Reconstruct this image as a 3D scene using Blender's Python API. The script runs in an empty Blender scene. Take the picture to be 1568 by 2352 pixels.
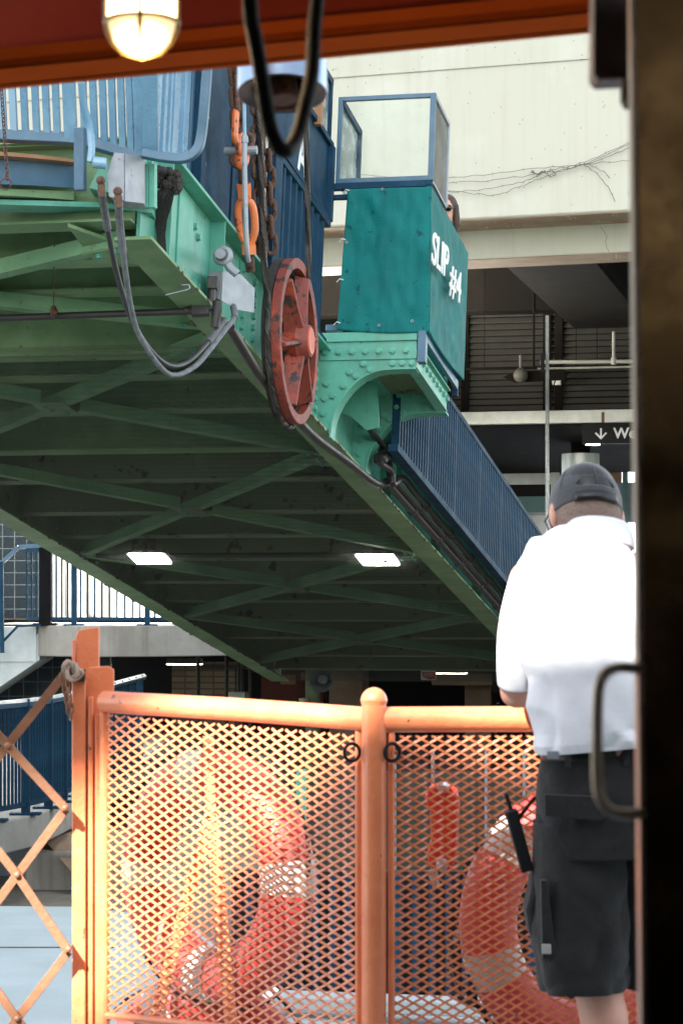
import bpy, bmesh, math, random
from math import sin, cos, pi, radians, sqrt
from mathutils import Vector as V, Matrix, noise
random.seed(7)
S = bpy.context.scene
COL = S.collection
# ------------------------------------------------------------------ camera, sky, sun, exposure
CZ = 1.45
cam = bpy.data.cameras.new('camera'); co = bpy.data.objects.new('camera', cam); COL.objects.link(co)
co.location = (0, 0, CZ); co.rotation_euler = (radians(90), 0, 0)
cam.lens = 85; cam.sensor_width = 36; cam.shift_y = .0918; cam.clip_start = .1; cam.clip_end = 2000
cam.dof.use_dof = True; cam.dof.focus_distance = 17.5; cam.dof.aperture_fstop = 11
S.camera = co
SUN_EL, SUN_AZ = 38, 30            # azimuth: degrees the light swings to the right of straight ahead
w = bpy.data.worlds.new('World'); S.world = w; w.use_nodes = True
nt = w.node_tree; bg = nt.nodes['Background']
sky = nt.nodes.new('ShaderNodeTexSky'); sky.sky_type = 'NISHITA'; sky.sun_disc = False
sky.sun_elevation = radians(SUN_EL); sky.sun_rotation = radians(180 + SUN_AZ)
hs = nt.nodes.new('ShaderNodeHueSaturation'); hs.inputs['Saturation'].default_value = .35; nt.links.new(sky.outputs[0], hs.inputs['Color']); nt.links.new(hs.outputs[0], bg.inputs[0]); bg.inputs[1].default_value = .105
sl = bpy.data.lights.new('sun', 'SUN'); sl.energy = 5; sl.angle = radians(.5); sl.color = (1, .95, .89)
so = bpy.data.objects.new('sun', sl); COL.objects.link(so)
sdir = V((sin(radians(SUN_AZ)) * cos(radians(SUN_EL)), cos(radians(SUN_AZ)) * cos(radians(SUN_EL)), -sin(radians(SUN_EL))))
so.rotation_euler = sdir.to_track_quat('-Z', 'Y').to_euler(); so.location = (-20, -30, 30)
S.view_settings.view_transform = 'Standard'; S.view_settings.look = 'None'; S.view_settings.gamma = 1
S.view_settings.exposure = 2.5
S.cycles.max_bounces = 8; S.cycles.transparent_max_bounces = 16
# ------------------------------------------------------------------ measuring helpers
F = 5552.; CX = 784.; HY = 1392.
def Q(x, y, D): return V(((x - CX) / F * D, D, CZ + (HY - y) / F * D))
bd = V((.2217, 1, -.1776)).normalized(); bt = V((1, -.2217, 0)).normalized(); bn = bt.cross(bd)
BO = Q(700, 975, 17.)
# bridge frame: x = s (along, away from the ship), y = u (right), z = w (up off the deck)
BR = Matrix(((bd.x, bt.x, bn.x, BO.x), (bd.y, bt.y, bn.y, BO.y), (bd.z, bt.z, bn.z, BO.z), (0, 0, 0, 1)))
BRI = BR.inverted()
def H(x, y, ax, val):
    r = BRI.to_3x3() @ V(((x - CX) / F, 1, (HY - y) / F)); c = BRI @ V((0, 0, CZ))
    return c + r * ((val - c[ax]) / r[ax])
W = Matrix.Identity(4)
# ------------------------------------------------------------------ mesh builder
class MB:
    def __init__(s): s.v = []; s.f = []; s.m = []; s.mi = 0
    def add(s, vs, fs):
        o = len(s.v); s.v += [tuple(x) for x in vs]; s.f += [tuple(i + o for i in f) for f in fs]; s.m += [s.mi] * len(fs); return s
    def box(s, c, d, R=None):
        c = V(c); a = [V((x * d[0] / 2, y * d[1] / 2, z * d[2] / 2)) for x in (-1, 1) for y in (-1, 1) for z in (-1, 1)]
        if R is not None: a = [R @ p for p in a]
        return s.add([c + p for p in a], [(0, 1, 3, 2), (4, 6, 7, 5), (0, 4, 5, 1), (2, 3, 7, 6), (0, 2, 6, 4), (1, 5, 7, 3)])
    def b2(s, lo, hi): return s.box([(a + b) / 2 for a, b in zip(lo, hi)], [abs(b - a) for a, b in zip(lo, hi)])
    def bar(s, p, q, wd, ht, up=(0, 0, 1)):
        p = V(p); q = V(q); d = (q - p).normalized(); x = d.cross(V(up)).normalized() * wd / 2; y = x.cross(d).normalized() * ht / 2
        vs = [c + a * x + b * y for c in (p, q) for a, b in ((-1, -1), (1, -1), (1, 1), (-1, 1))]
        return s.add(vs, [(0, 3, 2, 1), (4, 5, 6, 7), (0, 1, 5, 4), (1, 2, 6, 5), (2, 3, 7, 6), (3, 0, 4, 7)])
    def ring(s, rings, cap=True, closed=False):
        n = len(rings[0]); vs = [p for r in rings for p in r]; fs = []
        K = len(rings)
        for i in range(K if closed else K - 1):
            j = (i + 1) % K
            for k in range(n): fs.append((i * n + k, i * n + (k + 1) % n, j * n + (k + 1) % n, j * n + k))
        if cap and not closed: fs += [tuple(reversed(range(n))), tuple((K - 1) * n + k for k in range(n))]
        return s.add(vs, fs)
    def cyl(s, p, q, r, r2=None, n=14, cap=True):
        return s.tube([p, q], r, n, r2, cap)
    def tube(s, pts, r, n=8, r2=None, cap=True, closed=False):
        pts = [V(p) for p in pts]; K = len(pts); rings = []; x = None
        for i in range(K):
            a = pts[i - 1] if (i > 0 or closed) else pts[i]; b = pts[(i + 1) % K] if (i < K - 1 or closed) else pts[i]
            d = (b - a).normalized()
            if x is None:
                x = d.orthogonal().normalized()
                if n == 4: x = d.cross(V((0, 0, 1)) if abs(d.z) < .9 else V((0, 1, 0))).normalized()
            x = (x - d * x.dot(d)).normalized(); y = d.cross(x)
            rr = r if r2 is None else r + (r2 - r) * i / (K - 1)
            o = pi / 4 if n == 4 else 0
            rings.append([pts[i] + x * rr * cos(2 * pi * k / n + o) + y * rr * sin(2 * pi * k / n + o) for k in range(n)])
        return s.ring(rings, cap, closed)
    def sph(s, c, r, n=14, m=9, R=None):
        c = V(c); r = V((r, r, r)) if not hasattr(r, '__len__') else V(r); rings = []
        for i in range(m + 1):
            t = pi * (i + .001) / (m + .002) ; z = -cos(t); q = sin(t)
            ps = [V((r.x * q * cos(2 * pi * k / n), r.y * q * sin(2 * pi * k / n), r.z * z)) for k in range(n)]
            rings.append([c + (R @ p if R is not None else p) for p in ps])
        return s.ring(rings)
    def cap(s, p, q, r, r2, n=12):   # limb segment
        p = V(p); q = V(q); s.sph(p, r, n); s.sph(q, r2, n); return s.cyl(p, q, r, r2, n)
    def prism(s, pts, vec):
        pts = [V(p) for p in pts]; vec = V(vec); n = len(pts)
        return s.add(pts + [p + vec for p in pts], [tuple(reversed(range(n))), tuple(range(n, 2 * n))] + [(k, (k + 1) % n, n + (k + 1) % n, n + k) for k in range(n)])
    def lathe(s, prof, c=(0, 0, 0), R=None, n=24, cap=True):   # prof (r, z)
        c = V(c); rings = []
        for r, z in prof:
            ps = [V((r * cos(2 * pi * k / n), r * sin(2 * pi * k / n), z)) for k in range(n)]
            rings.append([c + (R @ p if R is not None else p) for p in ps])
        return s.ring(rings, cap)
    def torus(s, c, R1, r, R=None, st=0, N=24, n=10):  # st: straight half-length along local y (chain link)
        c = V(c); rings = []
        for i in range(N):
            a = 2 * pi * i / N; ctr = V((R1 * cos(a), R1 * sin(a) + (st if sin(a) > 0 else -st), 0)); d = V((cos(a), sin(a), 0))
            ps = [ctr + d * r * cos(2 * pi * k / n) + V((0, 0, r * sin(2 * pi * k / n))) for k in range(n)]
            rings.append([c + (R @ p if R is not None else p) for p in ps])
        return s.ring(rings, closed=True)
    def hexb(s, c, ax, r=.02, h=.016):
        c = V(c); ax = V(ax).normalized(); s.cyl(c, c + ax * h * .35, r * 1.25, n=12); return s.cyl(c + ax * h * .3, c + ax * h, r, n=6)
    def mesh(s, name, mats, smooth=35):
        me = bpy.data.meshes.new(name); me.from_pydata(s.v, [], s.f)
        for m in (mats if isinstance(mats, (list, tuple)) else [mats]): me.materials.append(m)
        if len(me.materials) > 1: me.polygons.foreach_set('material_index', s.m)
        bm = bmesh.new(); bm.from_mesh(me); bmesh.ops.recalc_face_normals(bm, faces=bm.faces); bm.to_mesh(me); bm.free()
        if smooth: me.shade_smooth(); me.set_sharp_from_angle(angle=radians(smooth))
        return me
    def build(s, name, mats, parent=None, smooth=35, bevel=0, frame=None):
        return put(name, s.mesh(name, mats, smooth), parent, bevel, frame)
BASE = {}
def put(name, data, parent=None, bevel=0, frame=None, mat=None):
    o = bpy.data.objects.new(name, data); COL.objects.link(o)
    if mat is not None: o.matrix_basis = mat
    if parent is not None:
        o.parent = parent
        if parent.name in BASE: o.matrix_parent_inverse = Matrix.Translation(-BASE[parent.name])
        elif parent.type == 'MESH' and parent.get('_m'): o.matrix_parent_inverse = parent.matrix_basis.inverted()
    elif frame is not None: o.matrix_world = frame @ (mat or W)
    if bevel:
        b = o.modifiers.new('bevel', 'BEVEL'); b.width = bevel; b.segments = 2; b.limit_method = 'ANGLE'; b.angle_limit = radians(40)
    return o
def tag(o, label=None, cat=None, group=None, kind=None):
    if label: o['label'] = label
    if cat: o['category'] = cat
    if group: o['group'] = group
    if kind: o['kind'] = kind
    return o
def thing(name, label, cat, base=(0, 0, 0), frame=W, group=None):
    o = bpy.data.objects.new(name, None); COL.objects.link(o); o.empty_display_size = .2
    o.matrix_world = frame @ Matrix.Translation(V(base)); BASE[o.name] = V(base)
    return tag(o, label, cat, group)
def copies(name, me, parent, mats):
    for m in mats: put(name, me, parent, mat=m if isinstance(m, Matrix) else Matrix.Translation(V(m)))
# ------------------------------------------------------------------ materials
def mat(name, col, rough=.5, metal=0, col2=None, amt=.5, scale=4, spots=None, samt=.1, sscale=14, bump=.1, bscale=30, stretch=(1, 1, 1), coat=0, detail=6, gloss=.5, sheen=0, streak=None, sfac=.5):
    m = bpy.data.materials.new(name); m.use_nodes = True; n = m.node_tree.nodes; l = m.node_tree.links; p = n['Principled BSDF']
    p.inputs['Roughness'].default_value = rough; p.inputs['Metallic'].default_value = metal; p.inputs['Coat Weight'].default_value = coat
    p.inputs['Specular IOR Level'].default_value = gloss; p.inputs['Sheen Weight'].default_value = sheen
    tc = n.new('ShaderNodeTexCoord'); mp = n.new('ShaderNodeMapping'); mp.inputs['Scale'].default_value = stretch; l.new(tc.outputs['Object'], mp.inputs[0])
    def nz(sc, det=detail, ro=.6):
        t = n.new('ShaderNodeTexNoise'); t.inputs['Scale'].default_value = sc; t.inputs['Detail'].default_value = det; t.inputs['Roughness'].default_value = ro; l.new(mp.outputs[0], t.inputs[0]); return t
    def ramp(src, a, b):
        r = n.new('ShaderNodeMapRange'); r.inputs[1].default_value = a; r.inputs[2].default_value = b; l.new(src, r.inputs[0]); return r.outputs[0]
    def mix(fac, a, b):
        x = n.new('ShaderNodeMix'); x.data_type = 'RGBA'; l.new(fac, x.inputs[0])
        for sck, vv in ((x.inputs[6], a), (x.inputs[7], b)):
            if hasattr(vv, 'links'): l.new(vv, sck)
            else: sck.default_value = (*vv, 1)
        return x.outputs[2]
    col2 = col2 or tuple(c * .7 for c in col)
    out = mix(ramp(nz(scale).outputs[0], .5 - .25, .5 + .75 - amt), col, col2)
    rsock = None
    if spots:
        f = ramp(nz(sscale, 8, .65).outputs[0], .72 - samt, .76 - samt); out = mix(f, out, spots)
    if streak:
        m2 = n.new('ShaderNodeMapping'); m2.inputs['Scale'].default_value = (5, 5, .3); l.new(tc.outputs['Object'], m2.inputs[0])
        t = n.new('ShaderNodeTexNoise'); t.inputs['Scale'].default_value = 1.3; t.inputs['Detail'].default_value = 9; t.inputs['Roughness'].default_value = .7; l.new(m2.outputs[0], t.inputs[0])
        r2 = n.new('ShaderNodeMapRange'); r2.inputs[1].default_value = .50; r2.inputs[2].default_value = .72; r2.inputs[4].default_value = sfac; l.new(t.outputs[0], r2.inputs[0]); out = mix(r2.outputs[0], out, streak)
    l.new(out, p.inputs['Base Color'])
    rr = ramp(nz(scale * 2.3).outputs[0], .2, .8); mr = n.new('ShaderNodeMath'); mr.operation = 'MULTIPLY_ADD'; l.new(rr, mr.inputs[0]); mr.inputs[1].default_value = .25; mr.inputs[2].default_value = max(0.03, rough - .12); l.new(mr.outputs[0], p.inputs['Roughness'])
    if bump:
        b = n.new('ShaderNodeBump'); b.inputs['Strength'].default_value = bump; b.inputs['Distance'].default_value = .01; l.new(nz(bscale, 5).outputs[0], b.inputs['Height']); l.new(b.outputs[0], p.inputs['Normal'])
    return m
def glow(name, col, st):
    m = bpy.data.materials.new(name); m.use_nodes = True; p = m.node_tree.nodes['Principled BSDF']
    p.inputs['Base Color'].default_value = (.8, .8, .8, 1); p.inputs['Emission Color'].default_value = (*col, 1); p.inputs['Emission Strength'].default_value = st; return m
def glass(name, tint=(.93, .96, .95), refl=.08, dirt=.06):
    m = bpy.data.materials.new(name); m.use_nodes = True; n = m.node_tree.nodes; l = m.node_tree.links; n.clear()
    o = n.new('ShaderNodeOutputMaterial'); t = n.new('ShaderNodeBsdfTransparent'); t.inputs[0].default_value = (*tint, 1)
    g = n.new('ShaderNodeBsdfGlossy'); g.inputs['Roughness'].default_value = .05; fr = n.new('ShaderNodeFresnel'); fr.inputs[0].default_value = 1.18; a = n.new('ShaderNodeMixShader')
    l.new(fr.outputs[0], a.inputs[0]); l.new(t.outputs[0], a.inputs[1]); l.new(g.outputs[0], a.inputs[2])
    d = n.new('ShaderNodeBsdfDiffuse'); d.inputs[0].default_value = (.75, .78, .74, 1); b = n.new('ShaderNodeMixShader')
    tc = n.new('ShaderNodeTexCoord'); z = n.new('ShaderNodeTexNoise'); z.inputs['Scale'].default_value = 7; z.inputs['Detail'].default_value = 8; l.new(tc.outputs['Object'], z.inputs[0])
    r = n.new('ShaderNodeMapRange'); r.inputs[1].default_value = .45; r.inputs[2].default_value = .8; r.inputs[3].default_value = dirt; r.inputs[4].default_value = dirt * 6; l.new(z.outputs[0], r.inputs[0])
    l.new(r.outputs[0], b.inputs[0]); l.new(a.outputs[0], b.inputs[1]); l.new(d.outputs[0], b.inputs[2]); l.new(b.outputs[0], o.inputs[0]); return m
def grid_mat(name, tile, line, size, mortar=.03, rough=.3):
    m = mat(name, tile, rough, bump=0, gloss=.12); n = m.node_tree.nodes; l = m.node_tree.links; p = n['Principled BSDF']
    tc = n.new('ShaderNodeTexCoord'); b = n.new('ShaderNodeTexBrick'); b.offset = 0; b.inputs['Scale'].default_value = 1
    b.inputs['Color1'].default_value = (*tile, 1); b.inputs['Color2'].default_value = (*[c * .75 for c in tile], 1); b.inputs['Mortar'].default_value = (*line, 1)
    b.inputs['Mortar Size'].default_value = mortar * size[0]; b.inputs['Brick Width'].default_value = size[0]; b.inputs['Row Height'].default_value = size[1]
    mp = n.new('ShaderNodeMapping'); mp.inputs['Rotation'].default_value = (radians(90), 0, 0); l.new(tc.outputs['Object'], mp.inputs[0]); l.new(mp.outputs[0], b.inputs[0]); l.new(b.outputs[0], p.inputs['Base Color']); return m
RUST = (.16, .045, .018)
M = dict(
 green=mat('mint_green_paint', (.12, .44, .32), .45, col2=(.085, .31, .225), amt=.65, scale=3, spots=(.11, .08, .045), samt=.07, sscale=10, bump=.25, bscale=22, streak=(.10, .17, .10), sfac=.55),
 olive=mat('bounce_lit_green_paint', (.27, .42, .21), .6, col2=(.16, .27, .13), amt=.7, scale=2.2, spots=(.13, .08, .04), samt=.07, sscale=11, bump=.25, bscale=25),  # lighter, yellower green paints bounce light onto the flanges and near bays
 under=mat('shaded_green_paint', (.24, .33, .175), .65, col2=(.15, .205, .11), amt=.8, scale=1.6, spots=(.055, .04, .025), samt=.12, sscale=6, bump=.3, bscale=16),  # darker green puts the light falloff of the far bays into the colour
 brace=mat('bracing_green_paint', (.22, .42, .22), .6, col2=(.13, .27, .14), amt=.7, scale=2.5, spots=(.13, .09, .05), samt=.07, sscale=10, bump=.3),
 blue=mat('navy_blue_paint', (.014, .058, .105), .6, col2=(.007, .034, .065), amt=.7, scale=3, spots=(.14, .18, .2), samt=-.02, sscale=26, bump=.5, bscale=40, gloss=.12),
 lblue=mat('sky_sheen_blue_paint', (.22, .38, .48), .3, col2=(.12, .25, .36), amt=.7, scale=3.5, spots=(.42, .2, .12), samt=.03, sscale=8, bump=.3, bscale=45, coat=.3),  # lighter blue carries the sky sheen of the near-end railings in its colour
 mblue=mat('worn_blue_paint', (.065, .145, .21), .4, col2=(.04, .10, .155), amt=.6, scale=4, spots=(.5, .5, .45), samt=.02, sscale=18, bump=.3, bscale=40),
 grime=mat('black_grease', (.008, .0065, .005), .6, col2=(.025, .017, .01), bump=1, bscale=60),
 orange=mat('safety_orange_paint', (.77, .245, .105), .38, col2=(.62, .165, .06), amt=.5, scale=14, spots=(.16, .06, .03), samt=.075, sscale=34, bump=.22, bscale=70, coat=.4),
 beam=mat('red_orange_beam_paint', (.62, .11, .02), .5, col2=(.5, .08, .016), bump=.15, gloss=.0),
 hub=mat('orange_red_sheave_paint', (.50, .062, .018), .55, col2=(.20, .035, .02), amt=.8, scale=6, spots=(.03, .018, .014), samt=.19, sscale=8, bump=.6, bscale=30),
 rust=mat('rusty_iron', (.085, .045, .033), .75, col2=(.13, .06, .032), amt=.6, scale=14, spots=(.03, .02, .018), samt=.17, sscale=20, bump=1, bscale=70),
 turn=mat('orange_turnbuckle_paint', (.72, .20, .06), .38, col2=(.6, .13, .035), scale=8, spots=RUST, samt=.13, sscale=16, bump=.35, bscale=40, coat=.2),
 rope=mat('greasy_wire_rope', (.10, .09, .08), .45, metal=.5, col2=(.04, .035, .03), amt=.8, scale=9, bump=0),
 rubber=mat('black_rubber', (.014, .014, .015), .6, bump=.1, gloss=.2), conduit=mat('black_painted_conduit', (.02, .019, .019), .45, col2=(.035, .03, .026), spots=(.25, .18, .13), samt=.02, sscale=12, bump=.2),
 hose=mat('grey_braided_hose', (.17, .185, .195), .45, col2=(.05, .055, .06), scale=30, bump=.5, bscale=160), hose2=mat('dark_hose', (.04, .042, .045), .4, bump=.3, bscale=100),
 galv=mat('galvanised_steel', (.32, .34, .36), .45, metal=.35, col2=(.2, .22, .24), scale=6, spots=RUST, samt=.09, sscale=9, bump=.25, bscale=20),
 canvas=mat('teal_canvas', (.0, .165, .155), .6, col2=(.0, .12, .115), amt=.6, scale=3.5, spots=(.0, .055, .06), samt=.11, sscale=12, bump=.45, bscale=90, gloss=.2, streak=(.0, .07, .075), sfac=.6),
 white=mat('white_lettering', (.82, .84, .82), .5, bump=0), cream=mat('cream_painted_concrete', (.52, .525, .46), .85, col2=(.44, .435, .36), amt=.75, scale=.45, spots=(.30, .26, .19), samt=-.01, sscale=9, bump=.5, bscale=5, gloss=.2, streak=(.36, .33, .26), sfac=.4),
 conc=mat('grey_concrete', (.36, .35, .31), .85, col2=(.22, .21, .18), amt=.7, scale=1.2, spots=(.12, .10, .08), samt=.05, sscale=4, bump=.4, bscale=9, streak=(.13, .11, .09), sfac=.7),
 brownconc=mat('stained_brown_concrete', (.29, .23, .17), .85, col2=(.22, .15, .10), amt=.7, scale=2, spots=(.12, .06, .03), samt=.06, sscale=14, bump=.5, bscale=14),
 dkconc=mat('dark_concrete', (.016, .013, .010), .95, col2=(.007, .006, .005), amt=.8, scale=.9, gloss=.05, bump=.5, bscale=7, stretch=(1, 1, .4)),  # near-black mottled concrete
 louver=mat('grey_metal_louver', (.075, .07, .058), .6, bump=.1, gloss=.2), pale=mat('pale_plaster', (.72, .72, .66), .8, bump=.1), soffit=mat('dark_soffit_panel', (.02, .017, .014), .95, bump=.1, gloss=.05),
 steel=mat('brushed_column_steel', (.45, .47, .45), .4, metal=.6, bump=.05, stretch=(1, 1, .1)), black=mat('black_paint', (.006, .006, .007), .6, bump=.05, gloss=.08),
 chrome=mat('scuffed_chrome', (.30, .40, .52), .28, metal=.9, bump=.08), brass=mat('tarnished_brass', (.75, .60, .46), .35, metal=.45, col2=(.5, .38, .26), scale=18, bump=.05),
 varnish=mat('bronzed_metal_door', (.17, .10, .035), .24, metal=.95, col2=(.06, .033, .012), amt=.8, scale=5, bump=.05, bscale=5), doorblk=mat('dark_door_stile', (.009, .0055, .004), .6, bump=.05, gloss=.1),
 edge=mat('pale_bronze_edge', (.42, .30, .22), .35, metal=.5, col2=(.3, .2, .14), bump=.1), mauve=mat('mauve_grey_block', (.75, .62, .64), .7, col2=(.35, .27, .28), amt=.8, scale=22, bump=.6),
 deck=mat('pale_blue_deck_paint', (.42, .50, .51), .6, col2=(.35, .42, .42), amt=.7, scale=2, spots=(.22, .19, .16), samt=.03, sscale=6, bump=.15, bscale=12),
 red=mat('faded_red_vinyl', (.46, .032, .028), .5, col2=(.36, .025, .022), scale=6, spots=(.2, .03, .02), samt=.06, sscale=18, bump=.3), band=mat('white_reflective_band', (.42, .39, .34), .4, bump=.1), redpl=mat('red_plastic', (.5, .03, .02), .35, bump=0),
 skin=mat('skin', (.62, .34, .25), .5, col2=(.56, .27, .19), scale=9, bump=.1, bscale=80), hair=mat('brown_hair', (.06, .032, .02), .5, bump=.6, bscale=120), ghair=mat('short_grey_hair', (.12, .095, .08), .8, col2=(.27, .19, .15), amt=.8, scale=60, bump=.8, bscale=200),
 cloth=mat('white_cotton', (.70, .71, .73), .85, col2=(.66, .67, .70), bump=.5, bscale=12, gloss=.2, sheen=.2), short=mat('black_cotton_twill', (.015, .0148, .0145), .9, col2=(.027, .0265, .026), scale=9, bump=1, bscale=13, sheen=.12, gloss=.2), capm=mat('charcoal_cap_twill', (.036, .039, .043), .85, col2=(.03, .032, .036), bump=.3, bscale=150, sheen=.3),
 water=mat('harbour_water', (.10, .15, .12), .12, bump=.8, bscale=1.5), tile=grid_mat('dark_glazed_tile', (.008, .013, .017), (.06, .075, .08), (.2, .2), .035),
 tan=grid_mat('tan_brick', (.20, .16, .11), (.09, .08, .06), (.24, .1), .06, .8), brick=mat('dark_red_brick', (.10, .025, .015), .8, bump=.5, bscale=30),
 scis=mat('brown_painted_flat_bar', (.27, .125, .06), .45, col2=(.18, .08, .04), amt=.7, scale=7, spots=RUST, samt=.03, sscale=14, bump=.3, bscale=50), bwall=mat('grey_blue_wall_paint', (.19, .24, .29), .6, bump=.1),
 lamp=glow('warm_bulb_glow', (1, .72, .36), 2.2), led=glow('cool_led_glow', (1, .97, .9), 14), dim=glow('strip_light_glow', (1, .93, .8), 2.5), glassm=glass('dusty_glass', dirt=.012), scrat=glass('scratched_glass', (.8, .84, .82), .1, .12),
 signb=mat('black_sign_face', (.006, .006, .006), .5, bump=0, gloss=.1), signw=mat('grey_white_sign_print', (.5, .5, .5), .5, bump=0), signr=mat('red_sign_face', (.38, .03, .03), .5, bump=0), pale2=mat('interior_white_paint', (.8, .79, .74), .7, bump=.05),
 net=mat('dark_bird_netting', (.06, .07, .06), .8, bump=0), louver2=mat('dull_grey_pipe_paint', (.30, .30, .26), .6, bump=.1), wood=mat('stained_timber_board', (.33, .17, .08), .6, col2=(.2, .09, .04), stretch=(1, 1, .2), bump=.2), yel=mat('yellow_plastic', (.5, .42, .02), .5, bump=0),
 stain=mat('dark_streaks', (.1, .09, .07), .8, bump=0), teal=mat('teal_rail_panel', (.10, .20, .18), .5, bump=0), lens=mat('black_sunglass_lens', (.004, .004, .004), .08, bump=0), belt=mat('black_leather', (.012, .011, .01), .35, bump=.1),
 brassg=mat('dark_brass_guard', (.16, .11, .04), .35, metal=.7, bump=.1),
)
def text(name, body, size, fr, m, parent=None, ext=.003, shear=0, sx=1, base=None, bold=0):
    """fr: Matrix whose x axis is the reading direction and y axis is up"""
    c = bpy.data.curves.new(name, 'FONT'); c.body = body; c.size = size; c.extrude = ext; c.shear = shear; c.offset = bold; c.materials.append(m)
    o = bpy.data.objects.new(name, c); COL.objects.link(o); dg = bpy.context.evaluated_depsgraph_get(); me = bpy.data.meshes.new_from_object(o.evaluated_get(dg)); bpy.data.objects.remove(o)
    me.transform(fr @ Matrix.Diagonal((sx, 1, 1, 1))); return put(name, me, parent)
def fr3(o, x, y): x = V(x).normalized(); y = V(y).normalized(); z = x.cross(y); return Matrix(((x.x, y.x, z.x, o[0]), (x.y, y.y, z.y, o[1]), (x.z, y.z, z.z, o[2]), (0, 0, 0, 1)))
def smoothp(pts, k=3):
    pts = [V(p) for p in pts]; out = []
    for i in range(len(pts) - 1):
        a, b, c, d = pts[max(i - 1, 0)], pts[i], pts[i + 1], pts[min(i + 2, len(pts) - 1)]
        for j in range(k):
            t = j / k; out.append(.5 * ((2 * b) + (c - a) * t + (2 * a - 5 * b + 4 * c - d) * t * t + (3 * b - a - 3 * c + d) * t ** 3))
    return out + [pts[-1]]
def struct(mb, name, m, **k): return tag(mb.build(name, m, **k), kind='structure')
# ================================================================== SETTING
struct(MB().add([(-600, -600, -1.6), (600, -600, -1.6), (600, 600, -1.6), (-600, 600, -1.6)], [(0, 1, 2, 3)]), 'water', M['water'])
def flat(pts, z, t): return MB().prism([(x, y, z - t) for x, y in pts], (0, 0, t))
# ferry deck with a concave end
pts = [(-5, -6), (5, -6), (5, 8.6), (1.2, 8.75), (.4, 8.9), (-.2, 9.05), (-.75, 11.3), (-1.3, 11.68), (-5, 11.9)]
struct(flat(pts, 0, .5), 'ferry_deck', M['deck'], bevel=.02)
mb = MB(); mb.b2((-5, 10.25, .001), (-.9, 10.262, .004)); mb.b2((-2.6, 6, .001), (-2.588, 11.8, .004)); mb.bar((-2.3, 11.45, .012), (-1.75, 11.3, .01), .04, .016)
tag(mb.build('deck_weld_seam', M['stain']), 'thin dirty weld seams crossing the pale blue deck', 'weld seam')
struct(flat([(-14, 12.6), (16, 12.6), (30, 70), (-40, 70)], -1.05, .5), 'dock_floor', mat('dark_wet_concrete', (.2, .19, .16), .8, bump=.3))
# ================================================================== BRIDGE
GB = 'steel loading bridge'
br = thing('loading_bridge', 'mint green riveted steel boat bridge sloping down into the terminal over the slip', 'bridge', (4, -1.7, 0), BR)
S0, S1 = -4.1, 13.0
def ibeam(mb, p, q, h, wd, t=.014, z0=0):
    """I section between p and q (bridge frame), bottom at z0"""
    p = V(p); q = V(q); up = V((0, 0, 1))
    mb.bar(p + up * (z0 + h / 2), q + up * (z0 + h / 2), t, h - 2 * t, up); mb.bar(p + up * (z0 + t / 2), q + up * (z0 + t / 2), wd, t, up); mb.bar(p + up * (z0 + h - t / 2), q + up * (z0 + h - t / 2), wd, t, up); return mb
MB().b2((S0 + .1, -.01, .02), (S1, .01, .6)).build('girder_web', M['green'], br)
MB().b2((S0, -.1, 0), (S1, .11, .02)).build('bottom_flange', M['olive'], br, bevel=.003)
MB().b2((S0 + .45, -.1, .6), (S1, .11, .622)).build('top_flange', M['green'], br, bevel=.003)
MB().b2((S0 + 2.5, -3.37, .02), (S1, -3.35, .6)).build('girder_web', M['under'], br)
MB().b2((S0 - .1, -3.47, 0), (S1, -3.25, .02)).build('bottom_flange', M['olive'], br, bevel=.003)
MB().b2((S0 - .1, -3.47, .6), (S1, -3.25, .622)).build('top_flange', M['green'], br)
MB().b2((S0, -3.36, .575), (1.14, -.02, .59)).build('deck_plate', M['olive'], br); MB().b2((1.16, -3.36, .575), (S1, -.02, .59)).build('deck_plate', M['under'], br)
# web stiffeners (outer) and splice plates
for s in (-3.72, -2.62, -.35, 2.6, 4.9, 7.2, 9.5): MB().b2((s - .006, .011, .021), (s + .006, .1, .599)).build('stiffener', M['green'], br)
MB().b2((-1.95, .011, .03), (-1.55, .022, .58)).build('splice_plate', M['green'], br)
MB().b2((-3.32, .011, .09), (-3.02, .020, .585)).build('splice_plate', M['green'], br)
MB().prism([H(x, y, 0, -3.73) for x, y in ((352, 445), (352, 500), (360, 530), (362, 560), (372, 590), (384, 596), (380, 540), (384, 505), (396, 470), (402, 440), (380, 430))], (-.006, 0, 0)).build('grease_streak', M['grime'], br)
bolt = MB().hexb((0, 0, 0), (0, 1, 0), .02, .022).mesh('bolt', M['green'])
pos = [(-1.9, .022, .08 + .075 * i) for i in range(7)] + [(-1.62, .022, .08 + .075 * i) for i in range(7)]
pos += [(-2.95, .011, .12), (-2.85, .011, .12), (-2.98, .011, .45), (-2.9, .011, .41), (-2.55, .011, .2), (-2.5, .011, .15), (-2.35, .011, .12), (-3.9, .011, .5), (-3.86, .011, .42), (-3.88, .011, .35)]
pos += [(.12, .03, .08 + .07 * i) for i in range(6)]
copies('bolt', bolt, br, pos)
# gusset / near end block
MB().prism([(-4.15, -.35, .07), (-3.5, .01, .07), (-3.5, -.4, .07)], (0, 0, .02)).build('gusset', M['olive'], br)
# cross beams
for s, zz, hh in ((-4.0, .12, .46), (-3.35, .12, .46), (-2.72, .14, .42), (-1.62, .06, .5), (-.95, .1, .45), (.05, .12, .42), (1.15, .1, .45), (2.25, .12, .42), (3.4, .1, .45), (4.5, .12, .42), (5.6, .12, .42), (6.7, .1, .45), (7.9, .12, .42), (9.1, .12, .42), (10.3, .12, .42), (11.5, .1, .45), (12.6, .1, .45)):
    ibeam(MB(), (s, -3.34, 0), (s, -.02, 0), hh, .15, .014, zz).build('cross_beam', M['olive'] if s < 1.5 else M['under'], br)
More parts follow.
